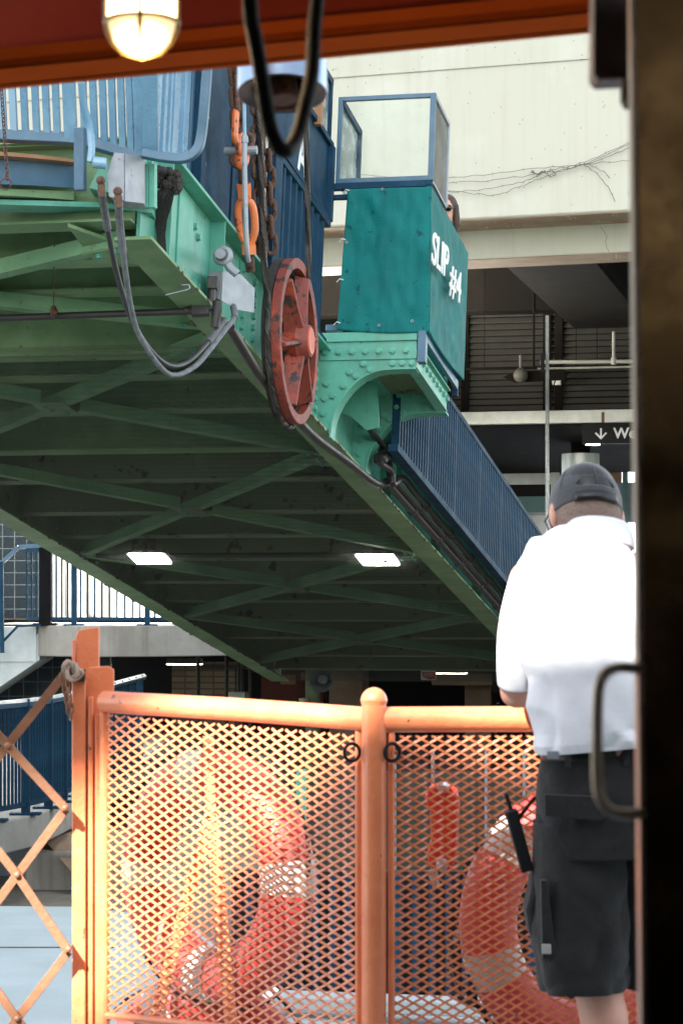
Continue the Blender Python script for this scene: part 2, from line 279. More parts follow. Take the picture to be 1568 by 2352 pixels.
# stringer stubs showing between the cross beams
for i, s in enumerate((-.45, .6, 1.7, 2.8, 3.95, 5.05, 6.1)):
    for u in (-.45, -1.15, -1.85, -2.6):
        MB().b2((s - .5, u - .03, .5), (s + .45, u + .03, .574)).build('stringer', M['under'], br)
# lateral bracing: angles in X panels
def brace(a, b, m='under'):
    m = 'brace'
    mb = MB(); a = V(a); b = V(b); d = (b - a).normalized(); sd = V((-d.y, d.x, 0))
    mb.bar(a, b, .08, .009); mb.bar(a + sd * .0355 + V((0, 0, .045)), b + sd * .0355 + V((0, 0, .045)), .009, .08); mb.build('brace', M[m], br)
nodes = [(-3.9, -2.3, .035), (-2.0, 1.05, .03), (1.1, 4.9, .03), (4.95, 8.35, .03), (8.4, 11.6, .03)]
for i, (a, b, z) in enumerate(nodes):
    m = 'olive' if i < 2 else 'under'
    brace((b, -3.25, z), (a, -.1, z), m); mid = (a + b) / 2
    brace((a, -3.25, z + .0), (mid - .14, -1.76, z), m); brace((mid + .1, -1.55, z), (b, -.1, z), m)
    MB().b2((mid - .16, -1.8, z - .012), (mid + .16, -1.56, z - .006)).build('gusset', M[m], br)
    MB().prism([(a - .05, -.1, z - .014), (a + .3, -.1, z - .014), (a + .1, -.38, z - .014)], (0, 0, .006)).build('gusset', M[m], br)
bd_ = MB().hexb((0, 0, 0), (0, 0, -1), .018, .02).mesh('bolt', M['green'])
for a, b, z in nodes[:4]:
    mid = (a + b) / 2; copies('bolt', bd_, br, [(mid - .1, -1.72, z - .012), (mid + .1, -1.62, z - .012), (mid, -1.7, z - .012), (a + .03, -.16, z - .014), (a + .16, -.16, z - .014), (a + .1, -.28, z - .014), (b - .1, -.2, z - .006), (a + .2, -3.2, z - .006), (b - .2, -3.2, z - .006)])
# bird netting under the bays
nb = MB(); z = -.004; y0, y1, x0, x1 = -3.24, -.09, -2.1, 12.9
k = 0
while x0 + k * .024 < x1:
    x = x0 + k * .024; nb.bar((x, y0, z), (x + .01 * sin(k), y1, z + .001), .0013, .0013); k += 1
for k in range(int((y1 - y0) / .024)):
    y = y0 + k * .024; nb.bar((x0, y, z - .001), (x1, y, z - .001), .0013, .0013)
nb.build('bird_netting', M['net'], br, smooth=0)
mb = MB()
for i in range(420):
    s_ = random.uniform(-3.8, 12.8); ed = random.choice((-.1, .11, -3.47, -3.25)); mb.box((s_, ed, random.uniform(-.004, .01)), (random.uniform(.01, .06), random.uniform(.004, .014), random.uniform(.006, .02)))
tag(mb.build('rust_scale', M['rust'], br), kind='stuff')
mb = MB()
for i in range(260): mb.box((random.uniform(-2, 12), random.uniform(-3.2, -.15), random.uniform(-.003, .03)), (random.uniform(.005, .03), .006, .004))
tag(mb.build('caught_debris', M['band'], br), kind='stuff')
# pipe under the beams + sprinkler drop
pz = -.03
MB().tube([H(-30, 732, 2, pz), H(440, 715, 2, pz)], .021, 12).build('pipe', M['conduit'], br)
mb = MB(); mb.cyl(H(125, 560, 2, .12), H(124, 718, 2, pz), .0035, n=6); mb.torus(H(124, 716, 2, pz), .03, .01, Matrix.Rotation(pi / 2, 3, 'X'), N=12, n=6); mb.sph(H(124, 716, 2, pz), .026, 10, 6); mb.build('pipe_hanger', M['rust'], br)
mb = MB(); mb.tube([(5.0, -3.2, .045), (5.0, -.2, .045)], .022, 10); mb.cyl((4.93, -.42, .045), (5.07, -.42, .045), .07, n=14); mb.build('pipe', M['conduit'], br)
# ---- outriggers and walkway railing on the right
for s in (1.0, 2.15, 3.3, 4.45, 5.6, 6.75, 7.9, 9.05, 10.2, 11.3):
    MB().prism([(s - .05, .011, .55), (s - .05, .30, .55), (s - .05, .33, .30), (s - .05, .33, .21), (s - .05, .24, .19), (s - .05, .11, .30), (s - .05, .011, .34)], (.012, 0, 0)).build('outrigger', M['green'], br)
    copies('bolt', bolt, br, [Matrix.Translation((s + .1, .20, .30)) ])
MB().b2((.9, .012, .585), (12.9, .31, .597)).build('walkway_plate', M['green'], br)
rl = thing('walkway_railing', 'long navy blue picket railing running down the right side of the bridge beyond the booth', 'railing', (1.4, .35, .19), BR)
rb, rt = .185, 1.11
MB().b2((1.4, .31, rb - .05), (12.9, .39, rb + .01)).build('bottom_rail', M['blue'], rl, bevel=.004)
MB().b2((1.4, .315, rt - .03), (12.9, .385, rt + .02)).build('top_rail', M['blue'], rl, bevel=.004)
pk = MB().b2((-.021, -.03, rb), (.021, .03, rt - .03)).mesh('picket', M['blue'])
k = 0; s = 1.5
ps = []; pw = []
while s < 12.9 and len(ps) < 99:
    (pw if k % 12 == 11 else ps).append((s, .35, 0)); s += .108; k += 1
copies('picket', pk, rl, ps)
pp = MB().b2((-.035, -.03, rb), (.035, .03, rt - .03)).mesh('post', M['blue']); copies('post', pp, rl, pw)
# far railing top on the left side
rl2 = thing('walkway_railing', 'blue picket railing rising along the left edge of the bridge deck', 'railing', (-3, -3.36, .62), BR)
MB().b2((-4, -3.4, 1.55), (12.9, -3.33, 1.6)).build('top_rail', M['blue'], rl2)
copies('picket', MB().b2((-.013, -.013, .622), (.013, .013, 1.55)).mesh('picket', M['blue']), rl2, [(-4 + .17 * i, -3.36, 0) for i in range(99)])
# ---- conduits along the right girder
for k, (u, w, s_) in enumerate(((.16, .06, 1.95), (.20, .10, 2.1), (.24, .145, 2.0))):
    c = thing('conduit_run', ['lowest black conduit clipped along the right girder flange', 'middle black conduit of the three under the walkway', 'uppermost black conduit tucked under the walkway brackets'][k], 'conduit', (s_, u, w), BR)
    if k == 0: pth = [H(528, 752, 1, .16), H(548, 785, 1, .16), H(600, 868, 1, .16), H(650, 925, 1, .16), H(700, 983, 1, .16), H(740, 1018, 1, .16), H(800, 1062, 1, .16), H(858, 1108, 1, .16), H(888, 1112, 1, .16), (2.1, .16, w), (2.5, .16, w)]; r = .03
    elif k == 1: pth = [H(843, 868, 1, .2), H(842, 930, 1, .2), H(850, 985, 1, .2), H(878, 1025, 1, .2), H(893, 1055, 1, .2), H(895, 1088, 1, .2), (2.2, .2, w), (2.6, .2, w)]; r = .027
    else: pth = [H(965, 962, 1, .24), H(920, 1008, 1, .24), H(872, 1052, 1, .24), H(878, 1068, 1, .24), H(898, 1082, 1, .24), H(902, 1112, 1, .24), (2.35, .24, w), (2.8, .24, w)]; r = .027
    MB().tube(smoothp(pth) + [(12.8, u, w)], r, 12).build('pipe', M['conduit'], c)
    copies('coupling', MB().cyl((0, 0, 0), (.08, 0, 0), r * 1.35, n=12).mesh('coupling', M['conduit']), c, [(3.2 + 1.15 * j + .1 * k, u, w) for j in range(8)])
    if k == 2: MB().bar(H(930, 998, 1, .24), H(872, 1056, 1, .24), .1, .07).build('pull_box', M['conduit'], c, bevel=.015)
# ================================================================== BOOTH PLATFORM
sb, se = .257, 1.5
bp = thing('booth_platform', 'mint green bolted bracket platform with arched brackets carrying the teal booth', 'platform', (.8, .4, .46), BR)
arc = [(.12 + .0, -.035), (.125, .06), (.15, .16), (.2, .26), (.27, .35), (.36, .42), (.46, .458), (.58, .468), (.73, .468)]
for s, nm in ((sb, 0), (se, 1)):
    pl = [(s, .02, .73), (s, .02, -.03)] + [(s, u, w) for u, w in arc] + [(s, .73, .73)]
    # plate as quads between arc and top
    mb = MB()
    for i in range(len(arc) - 1):
        a, b = arc[i], arc[i + 1]
        mb.prism([(s, a[0], a[1]), (s, b[0], b[1]), (s, b[0], .72), (s, a[0], .72)], (.012, 0, 0))
    mb.b2((s, .012, .0), (s + .012, .12, .72)); mb.build('bracket_plate', M['green'], bp, smooth=0)
    mb = MB(); sm = smoothp([(s - .012, u, w) for u, w in arc], 4)
    for a, b in zip(sm, sm[1:]):
        d = (b - a).normalized(); nrm = V((0, -d.z, d.y)) * .014
        mb.prism([a, b, b - nrm, a - nrm], (.13, 0, 0))
    mb.build('arch_flange', M['green'], bp, smooth=50)
    MB().b2((s - .016, .03, .665), (s + .0, .735, .735)).build('top_channel', M['green'], bp, bevel=.004)
    MB().b2((s - .012, .03, .53), (s, .735, .64)).build('splice_strip', M['green'], bp, bevel=.002)
    b2 = MB().hexb((0, 0, 0), (-1, 0, 0), .021, .022).mesh('bolt', M['green'])
    copies('bolt', b2, bp, [(s - .012, .07 + .098 * i, .59) for i in range(7)] + [(s, .56 + .07 * i, .5) for i in range(3)] + [(s, .40, .455), (s, .30, .41), (s, .21, .34), (s, .135, .27), (s, .085, .36), (s, .075, .25), (s, .07, .14), (s, .07, .03)][:8] + [(s, .35, .50), (s, .25, .44)])
mb = MB(); mb.b2((sb + .013, .717, .468), (se - .001, .73, .70)); mb.b2((sb - .005, .66, .462), (se, .74, .472)); mb.b2((sb + .013, .73, .62), (se - .001, .76, .632)); mb.build('edge_channel', M['green'], bp, bevel=.002)
copies('bolt', MB().hexb((0, 0, 0), (0, 1, 0), .018, .02).mesh('bolt', M['green']), bp, [(sb + .12 + .14 * i, .73, .56) for i in range(9)])
MB().b2((sb + .013, .012, .6), (se - .001, .717, .61)).build('floor_plate', M['under'], bp)
mb = MB(); mb.b2((sb - .03, .742, .50), (sb + .05, .80, .73)); mb.b2((sb + .05, .775, .66), (se + .1, .80, .73)); mb.build('kick_rail', M['mblue'], bp, bevel=.004)
# ================================================================== BOOTH
bo = thing('operator_booth', 'operator booth wrapped in teal canvas reading SLIP #4 with glass screens on top', 'booth', (.95, .5, .74), BR)
def canvas(name, f, nu, nv, amp, seed):
    vs = []; fs = []
    for j in range(nv + 1):
        for i in range(nu + 1):
            a, b = i / nu, j / nv; p, nrm = f(a, b)
            e = noise.noise(V((a * 2.2 + seed, b * 2.0, seed))) * .6 + noise.noise(V((a * 5 + b * 5 + seed, b * 2 - a * 3, seed * 2))) * .5 + .25 * noise.noise(V((a * 11, b * 9, seed)))
            edge = min(1, 6 * min(a, 1 - a) + .15) * min(1, 8 * min(b, 1 - b) + .2)
            vs.append(p + nrm * e * amp * edge)
    for j in range(nv):
        for i in range(nu): a = j * (nu + 1) + i; fs.append((a, a + 1, a + nu + 2, a + nu + 1))
    o = MB().add(vs, fs).build(name, M['canvas'], bo, smooth=180)
    m = o.modifiers.new('thick', 'SOLIDIFY'); m.thickness = .004; return o
tl, bl_, tr, b_r = V((sb, .19, 1.805)), V((sb, .15, .755)), V((sb, .80, 1.80)), V((sb, .82, .72))
canvas('canvas_front', lambda a, b: ((bl_.lerp(b_r, a)).lerp(tl.lerp(tr, a), b) + V((-.02, 0, -.018 * sin(a * pi) * (1 - b))), V((-1, 0, 0))), 50, 60, .032, 3.3)
tr2, br2 = V((1.68, .83, 1.77)), V((1.66, .83, .75))
side = canvas('canvas_side', lambda a, b: ((b_r.lerp(br2, a)).lerp(tr.lerp(tr2, a), b) + V((-.02 * (1 - a), .004, -.03 * sin(a * pi) * (1 - b))), V((0, 1, 0))), 60, 60, .035, 8.1)
canvas('canvas_rear', lambda a, b: (V((1.66, .83, .75)).lerp(V((1.66, .2, .75)), a).lerp(V((1.68, .83, 1.77)).lerp(V((1.68, .2, 1.77)), a), b), V((1, 0, 0))), 20, 20, .02, 5.1)
text('slip_text', 'SLIP', .34, fr3(H(990, 602, 1, .868), H(1030, 644, 1, .868) - H(990, 602, 1, .868), (0, 0, 1)), M['white'], bo, .004, .12, 1.12, bold=.004)
text('number_text', '#4', .34, fr3(H(1031, 668, 1, .868), H(1063, 706, 1, .868) - H(1031, 668, 1, .868), (0, 0, 1)), M['white'], bo, .004, .12, 1.3, bold=.004)
mb = MB()
for p in ((sb, .16, .80), (sb, .17, 1.12), (sb, .175, 1.42), (sb, .19, 1.79)): mb.tube([V(p) + V((-.03, .015, 0)), V(p) + V((-.035, -.01, .008)), V(p) + V((0, -.04, -.004))], .004, 6)
mb.build('zip_tie', M['white'], bo)
gm = MB()
for p in ((.45, 1.79), (.46, .775), (.7, .8), (.2, 1.4)): gm.torus((sb - .035, p[0], p[1]), .009, .003, Matrix.Rotation(pi / 2, 3, 'Y'), N=10, n=5)
gm.build('grommet', M['galv'], bo)
# blue posts and rails of the booth frame
mb = MB(); mb.bar((sb, .02, .62), (sb, .02, 1.86), .075, .06); mb.build('corner_post', M['blue'], bo, bevel=.004)
mb = MB(); mb.b2((sb, .05, 1.815), (sb + .05, .80, 1.86)); mb.b2((sb, .76, 1.80), (1.7, .80, 1.83)); mb.b2((sb - .002, .05, 1.74), (sb + .035, .2, 1.775)); mb.b2((1.64, .05, 1.80), (1.69, .8, 1.84)); mb.build('top_rail', M['blue'], bo, bevel=.003)
mb = MB(); mb.b2((sb, .06, .755), (sb + .05, .18, .80)); mb.build('lower_rail', M['mblue'], bo, bevel=.003)
for s, u in ((sb + .03, .77), (1.65, .77), (1.65, .08)): MB().b2((s - .02, u - .02, .62), (s + .02, u + .02, 1.8)).build('post', M['blue'], bo)
# glass screens
z0, z1 = 1.86, 2.52
fm = MB(); t = .032
fm.b2((sb, .09, z0), (sb + .03, .09 + t, z1)); fm.b2((sb, .77, z0), (sb + .03, .81, z1)); fm.b2((sb, .09 + t, z0), (sb + .03, .77, z0 + .035)); fm.b2((sb, .09 + t, z1 - t), (sb + .03, .77, z1))
fm.build('front_screen_frame', M['mblue'], bo, bevel=.002)
MB().b2((sb + .01, .09 + t, z0 + .035), (sb + .016, .77, z1 - t)).build('front_pane', M['glassm'], bo)
fm = MB(); fm.b2((sb + .03, .785, z1 - t), (.87, .81, z1)); fm.b2((.835, .785, z0), (.87, .81, z1 - t)); fm.b2((sb + .03, .785, z0 - .02), (.835, .81, z0)); fm.build('side_screen_frame', M['galv'], bo, bevel=.002)
MB().b2((sb + .03, .795, z0), (.835, .80, z1 - t)).build('side_pane', M['glassm'], bo)
fm = MB(); fm.b2((sb + .03, .09, z1 - .06), (.9, .13, z1 - .01)); fm.b2((.86, .09, z0), (.92, .13, z1 - .01)); fm.b2((.86, .09, z0), (1.4, .115, z0 + .04)); fm.build('inner_screen_frame', M['blue'], bo, bevel=.002)
MB().b2((sb + .03, .1, z0), (.86, .106, z1 - .06)).build('inner_pane', M['scrat'], bo)
# ---- side picket panel, A panel, sheave housing
pn = thing('side_gate_panel', 'navy blue picket panel with slanting top rail between the sheave plate and the booth', 'panel', (-.7, .05, .62), BR)
p0, p1 = -1.45, .2
def topz(s): return 1.50 + (s + 1.16) * .02
MB().b2((p0, .03, .63), (p0 + .19, .09, 1.56)).build('post', M['blue'], pn, bevel=.004)
MB().bar((p0 + .19, .06, topz(p0)), (p1, .06, topz(p1)), .05, .045).build('top_rail', M['blue'], pn, bevel=.003)
MB().bar((p0 + .19, .06, .655), (p1, .06, .655), .05, .045).build('bottom_rail', M['blue'], pn, bevel=.003)
copies('picket', MB().b2((-.022, -.02, .67), (.022, .02, 1.49)).mesh('picket', M['blue']), pn, [(-1.14 + .165 * i, .055, 0) for i in range(8)])
ap = thing('berth_letter_panel', 'dark blue steel panel with a big white letter A above the pickets', 'sign', (-.8, .03, 1.56), BR)
MB().b2((-1.45, .03, 1.6), (.2, .045, 2.12)).build('plate', M['blue'], ap)
mb = MB(); mb.b2((-1.45, .03, 2.12), (.24, .075, 2.16)); mb.b2((.18, .03, 1.56), (.24, .09, 2.12)); mb.b2((-1.45, .03, 1.56), (.18, .07, 1.6)); mb.build('frame', M['blue'], ap, bevel=.003)
text('letter', 'A', .46, fr3((-.70, .046, 1.62), (1, 0, 0), (0, 0, 1)), M['white'], ap, .002, 0, .8, bold=.01)
wf = thing('window_screen', 'blue framed open window screen slanting above the letter panel', 'window frame', (-.5, .0, 2.16), BR)
mb = MB(); mb.b2((-1.0, .0, 2.62), (.3, .04, 2.67)); mb.b2((.24, .0, 2.16), (.29, .04, 2.62)); mb.b2((-1.0, 0, 2.16), (-.95, .04, 2.62)); mb.build('frame', M['blue'], wf); MB().b2((-.3, .05, 2.1), (-.25, .1, 2.7)).build('timber_strip', M['wood'], wf)
MB().b2((-.94, .015, 2.165), (.235, .02, 2.615)).build('pane', M['scrat'], wf)
sp = thing('sheave_back_plate', 'tall flat blue steel plate behind the turnbuckle and chains', 'panel', (-2.2, 0, .62), BR)
MB().b2((-3.0, -.02, .63), (-1.46, .0, 2.6)).build('plate', M['blue'], sp)
mb = MB(); mb.b2((-3.02, -.03, .63), (-2.93, .05, 2.6)); mb.b2((-1.62, .001, .63), (-1.48, .02, 2.6)); mb.b2((-2.2, .001, .63), (-2.14, .012, 2.6)); mb.build('edge_strip', M['blue'], sp, bevel=.003)
copies('bolt', MB().hexb((0, 0, 0), (0, 1, 0), .012, .012).mesh('bolt', M['mblue']), sp, [(-2.8, .0, .9), (-2.78, 0, 1.2), (-1.7, 0, 1.1), (-1.7, 0, 1.6), (-1.75, 0, .8)])
# ================================================================== UPPER LEFT: side pickets and apron nose
sg = thing('bow_side_railing', 'pale sky blue picket railing standing on the right girder at the near end', 'railing', (-3.6, -.03, .62), BR)
s = -4.02; wide = 0
for (a, wd, m) in [(-4.02, .05, 'lblue'), (-3.93, .03, 'lblue'), (-3.86, .02, 'lblue'), (-3.79, .035, 'mblue'), (-3.70, .075, 'lblue'), (-3.57, .05, 'lblue'), (-3.47, .028, 'lblue'), (-3.36, .10, 'lblue'), (-3.16, .10, 'lblue'), (-3.05, .05, 'mblue')]:
    MB().b2((a - wd / 2, -.06, .622), (a + wd / 2, -.01, 2.6)).build('picket', M[m], sg, bevel=.004)
ng = thing('nose_gate', 'pale blue picket gate across the near end of the bridge with curved bottom rail', 'gate', (-4.4, -.8, .62), BR)
up = (BRI.to_3x3() @ V((0, -.36, .93))).normalized()
DN = 12.9
def N(x, y, D=DN): return BRI @ Q(x, y, D)
rail = smoothp([N(-120, 300), N(0, 312), (N(90, 316)), N(180, 322), N(250, 340), N(330, 365)], 4)
mb = MB(); mb.tube(rail, .042, 4); mb.build('bottom_rail', M['mblue'], ng, bevel=.004)
tb = smoothp([N(325, 352, 12.75), N(380, 362, 12.75), N(425, 363, 12.75), N(452, 345, 12.75), N(463, 310, 12.75), N(470, 240, 12.72), N(478, 130, 12.7), N(486, 0, 12.7)], 4)
MB().tube(tb, .034, 4).build('bent_tube', M['mblue'], ng, bevel=.004)
MB().bar(N(345, 345, 12.8), N(345, 120, 12.5), .085, .06, BRI.to_3x3() @ V((0, 1, 0))).build('post', M['lblue'], ng, bevel=.005)
xs = [-40, -14, 10, 34, 60, 86, 110, 133]; xs2 = [196, 219, 241, 262, 283, 302]
import bisect
def ry(x): return 312 + max(0, x - 60) ** 2 / 72900 * 53 + (4 if x > 60 else 0)
for k, x in enumerate(xs + xs2):
    p = N(x, ry(x) - 4); q = p + up * 1.15
    rr = .0165
    MB().tube([p, q], rr * 1.55, 4).build('picket', mat('flaking_picket_paint', (.55, .36, .26), .5, col2=(.25, .4, .52), amt=.9, scale=10) if k in (2, 3) else M['lblue'], ng, bevel=.003)
for x, wd in ((164, .07), (322, .055)):
    p = N(x, ry(x) - 2); MB().bar(p, p + up * 1.15, wd, .05, BRI.to_3x3() @ V((0, 1, 0))).build('post', M['lblue'], ng, bevel=.004)
# curved apron lip
lip = thing('apron_lip', 'curved worn blue steel nose of the bridge apron with a rust edged top plate', 'bridge apron', (-4.6, -.9, .3), BR)
def arcband(ya, yb, y2a, y2b, D, th, m, name, x0=-160, x1=170):
    mb = MB(); n = 14; T = []; B = []
    for i in range(n + 1):
        a = i / n; x = x0 + (x1 - x0) * a; c = a * a
        T.append(N(x, ya + (yb - ya) * c, D + .35 * c)); B.append(N(x, y2a + (y2b - y2a) * c, D + .35 * c))
    off = BRI.to_3x3() @ V((0, th, 0))
    for i in range(n): mb.prism([T[i], T[i + 1], B[i + 1], B[i]], off)
    return mb.build(name, m, lip)
arcband(364, 378, 420, 432, 12.7, .03, M['mblue'], 'nose_band')
arcband(343, 366, 353, 373, 12.6, .8, M['wood'], 'top_plate')
arcband(432, 440, 445, 460, 12.75, .5, M['olive'], 'soffit_edge')
mb = MB(); mb.bar(N(185, 295, 12.6), N(185, 438, 12.6), .055, .05); mb.build('hinge_post', M['mblue'], lip, bevel=.003)
mb = MB(); mb.prism([N(-100, 455, 12.8), N(230, 465, 13.1), N(350, 478, 13.2), N(350, 489, 13.2), N(230, 476, 13.1), N(-100, 467, 12.8)], BRI.to_3x3() @ V((0, .25, 0))); mb.build('lower_edge', M['green'], lip)
mb = MB(); mb.prism([N(205, 432, 13), N(345, 462, 13), N(345, 385, 13), N(235, 372, 13)], BRI.to_3x3() @ V((0, .3, .0))); mb.build('end_block', M['green'], lip)
for x in (338, 352): MB().bar(N(x, 378, 12.9), N(x, 478, 12.9), .03, .05).build('end_rib', M['green'], lip)
# grease clump on the corner
mb = MB()
for i in range(110):
    a = random.uniform(0, 1); p = N(358 + 52 * a + random.uniform(-8, 8), 392 + random.uniform(-6, 34) + 14 * a, 13.25 + random.uniform(-.06, .06)); mb.sph(p, random.uniform(.01, .032), 7, 5)
for i in range(40):
    x = random.uniform(368, 408); p = N(x, random.uniform(395, 430), 13.2); mb.tube([p, p + V((random.uniform(-.03, .03), 0, -random.uniform(.03, .09)))], .003, 4)
tag(mb.build('grease_clump', M['grime'], frame=BR), 'black clump of grease and debris on the girder corner', 'grease')
# galvanised cover box, horn pipe
cb = thing('junction_box', 'pale grey cover box at the near end with two hose glands below', 'junction box', (-4.5, .0, .2), BR)
mb = MB(); mb.prism([N(262, 350, 12.6), N(286, 352, 12.55), N(286, 462, 12.55), N(250, 452, 12.6), N(246, 400, 12.6)], BRI.to_3x3() @ V((.02, .25, 0))); mb.prism([N(287, 352, 12.54), N(330, 362, 12.75), N(331, 468, 12.75), N(287, 463, 12.54)], BRI.to_3x3() @ V((0, .2, 0))); mb.build('housing', M['galv'], cb, bevel=.003)
mb = MB(); mb.cyl(N(215, 373, 12.4), N(245, 376, 12.4), .03, n=12); mb.tube(smoothp([N(188, 190, 12.3), N(192, 240, 12.35), N(206, 290, 12.4), N(211, 340, 12.4), N(208, 372, 12.4)]), .019, 10); mb.build('feed_pipe', M['lblue'], cb)
for x, y in ((233, 425), (272, 450)): mb = MB(); mb.cyl(N(x, y, 12.3), N(x + 2, y + 28, 12.3), .021, .015, 10); mb.sph(N(x - 1, y - 10, 12.3), .024, 10, 7); mb.build('gland', M['rust'], cb)
for i, (pts_, m, lab) in enumerate((([(234, 440), (240, 480), (254, 560), (272, 640), (298, 722), (338, 795), (385, 838), (430, 832), (478, 785), (515, 735)], 'hose2', 'dark flexible hose looping from the near junction box, inner of the pair'),
                          ([(273, 462), (276, 520), (288, 620), (300, 700), (320, 770), (370, 845), (405, 862), (450, 840), (485, 800), (517, 758), (538, 730), (536, 705)], 'hose', 'light grey braided hose looping below the girder, outer of the pair'))):
    h = thing('hose', lab, 'hose', N(*pts_[0], 12.4), BR, 'hoses looping under the girder'); n_ = len(pts_)
    P_ = smoothp([N(x, y, 12.4 + 2.0 * (k / (n_ - 1))) for k, (x, y) in enumerate(pts_)], 5)
    MB().tube(P_, .0155, 10).build('tube', M[m], h); MB().tube(P_[:9], .021, 10).build('braid_sleeve', M['hose'], h); MB().tube(P_[-6:], .021, 10).build('braid_sleeve', M['hose'], h)
# second junction box lower right with elbows
jb = thing('junction_box', 'square grey steel junction box with conduit elbows on the girder web', 'junction box', (-2.7, .1, .3), BR)
Dj = 14.3
mb = MB(); mb.prism([N(512, 622, Dj), N(545, 655, Dj + .12), N(543, 712, Dj + .12), N(508, 690, Dj)], BRI.to_3x3() @ V((.1, .15, 0))); mb.prism([N(480, 624, Dj + .02), N(510, 621, Dj + .005), N(506, 690, Dj + .005), N(482, 680, Dj + .02)], BRI.to_3x3() @ V((0, .15, 0))); mb.build('housing', M['galv'], jb, bevel=.003)
mb = MB(); mb.tube([N(488, 640, Dj - .05), N(486, 672, Dj - .05), N(484, 708, Dj - .05), N(470, 711, Dj - .05), N(425, 714, Dj - .05)], .024, 12); mb.bar(N(489, 636, Dj - .05), N(488, 665, Dj - .05), .06, .07); mb.bar(N(440, 714, Dj - .05), N(480, 712, Dj - .05), .068, .068); mb.build('elbow', M['conduit'], jb, bevel=.01)
mb = MB(); mb.cyl(N(500, 692, Dj - .05), N(494, 752, Dj - .05), .03, .026, 12); mb.build('union', M['conduit'], jb)
sh = thing('shackle', 'grey steel shackle arm pinned to the girder above the junction box', 'shackle', (-2.7, .15, .5), BR)
mb = MB(); mb.torus(N(512, 588, 14.1), .04, .022, Matrix.Rotation(pi / 2, 3, 'Y'), N=16, n=8); mb.tube([N(516, 595, 14.1), N(528, 615, 14.1), N(545, 630, 14.1)], .024, 10, .026); mb.build('arm', M['galv'], sh); MB().cyl(N(505, 583, 14.0), N(520, 590, 14.4), .03, n=10).build('pin', M['galv'], sh)
hk = thing('wire_clip', 'thin bent wire hook hanging off the bottom flange', 'wire hook', (-3.2, .1, 0), BR)
MB().tube(smoothp([N(380, 678, 13.3), N(412, 670, 13.3), N(434, 664, 13.3), N(434, 655, 13.3), N(418, 655, 13.3)]), .0035, 6).build('wire', M['galv'], hk)
# small hanging chain at far left
ch = thing('hanging_chain', 'thin rusty chain with end ring hanging at the far left', 'chain', (-4.8, -1.8, .5), BR)
lk = MB().torus((0, 0, 0), .009, .0028, None, .008, 12, 6).mesh('chain_link', M['rust'])
up3 = BRI.to_3x3() @ V((0, 0, 1))
for i in range(24):
    p = N(4 + i * .6, 200 + i * 9, 12.2); m4 = Matrix.Translation(p) @ (up3.to_track_quat('Y', 'X').to_matrix() @ Matrix.Rotation(pi / 2 * (i % 2) + .4, 3, 'Y')).to_4x4(); put('chain_link', lk, ch, mat=m4)
MB().torus(N(14, 423, 12.2), .03, .004, Matrix.Rotation(pi / 2, 3, 'Y'), N=20, n=6).build('end_ring', M['rust'], ch)
# ================================================================== turnbuckle, chains, ropes, sheave
def PU(x, y, u=.2): return H(x, y, 1, u)
tbk = thing('turnbuckle', 'big orange turnbuckle with rusty threaded ends hanging in front of the blue plate', 'turnbuckle', PU(572, 605), BR)
U = .17
def rigrot(d, tw=0): return (V(d).to_track_quat('Y', 'Z').to_matrix() @ Matrix.Rotation(tw, 3, 'Y'))
tb0, tb1 = PU(560, 430, U), PU(572, 580, U); ax = (tb1 - tb0); L = ax.length; axn = ax.normalized(); sdv = (V((0, 1, 0)) - axn * axn.y).normalized()
mb = MB()
for sg_ in (-1, 1):
    pts_ = [tb0 + axn * L * .05, tb0 + axn * L * .16, tb0 + axn * L * .3 + sdv * sg_ * .045, tb0 + axn * L * .65 + sdv * sg_ * .048, tb0 + axn * L * .85 + sdv * sg_ * .018, tb0 + axn * L]
    mb.tube(smoothp(pts_, 4), .024, 10)
mb.cyl(tb0 - axn * .02, tb0 + axn * L * .17, .05, .045, 6); mb.cyl(tb0 + axn * L * .82, tb0 + axn * L * .9, .04, .034, 10); mb.cyl(tb0 + axn * L * .88, tb0 + axn * L * 1.02, .05, .05, 6)
mb.build('body', M['turn'], tbk)
for q0, q1, sn_ in ((tb0 - axn * .14, tb0, -1), (tb1 + axn * .01, tb1 + axn * .12, 1)):
    mb = MB(); mb.cyl(q0, q1, .027, n=12)
    for i in range(16): mb.torus(q0.lerp(q1, i / 16), .0275, .003, rigrot(axn) @ Matrix.Rotation(pi / 2, 3, 'X'), N=14, n=5)
    mb.build('threaded_rod', M['rust'], tbk)
mb = MB(); mb.sph(tb0 - axn * .17, (.04, .05, .07), 12, 8); mb.sph(tb0 - axn * .24, (.05, .03, .06), 12, 8); mb.build('clevis', M['turn'], tbk)
MB().cyl(tb0 - axn * .22 - sdv * .1, tb0 - axn * .22 + sdv * .1, .026, n=10).build('pin', M['galv'], tbk)
ct = thing('hook_chain', 'heavy rusty chain and hook holding up the orange turnbuckle', 'chain', PU(545, 345), BR)
big = MB().torus((0, 0, 0), .033, .0165, None, .033, 16, 8).mesh('chain_link', M['rust'])
c0, c1 = PU(540, 120, U), PU(546, 275, U); n = 7
for i in range(n):
    p = c0.lerp(c1, i / (n - 1)); put('chain_link', big, ct, mat=Matrix.Translation(p) @ (rigrot(c1 - c0, pi / 2 * (i % 2) + .3)).to_4x4())
MB().torus(PU(545, 292, U), .05, .022, rigrot((0, 0, 1)), .05, 18, 8).build('hook_link', M['turn'], ct)
MB().torus(PU(556, 345, U), .045, .018, rigrot((0, .3, 1), 1.2), .06, 18, 8).build('shackle', M['rust'], ct)
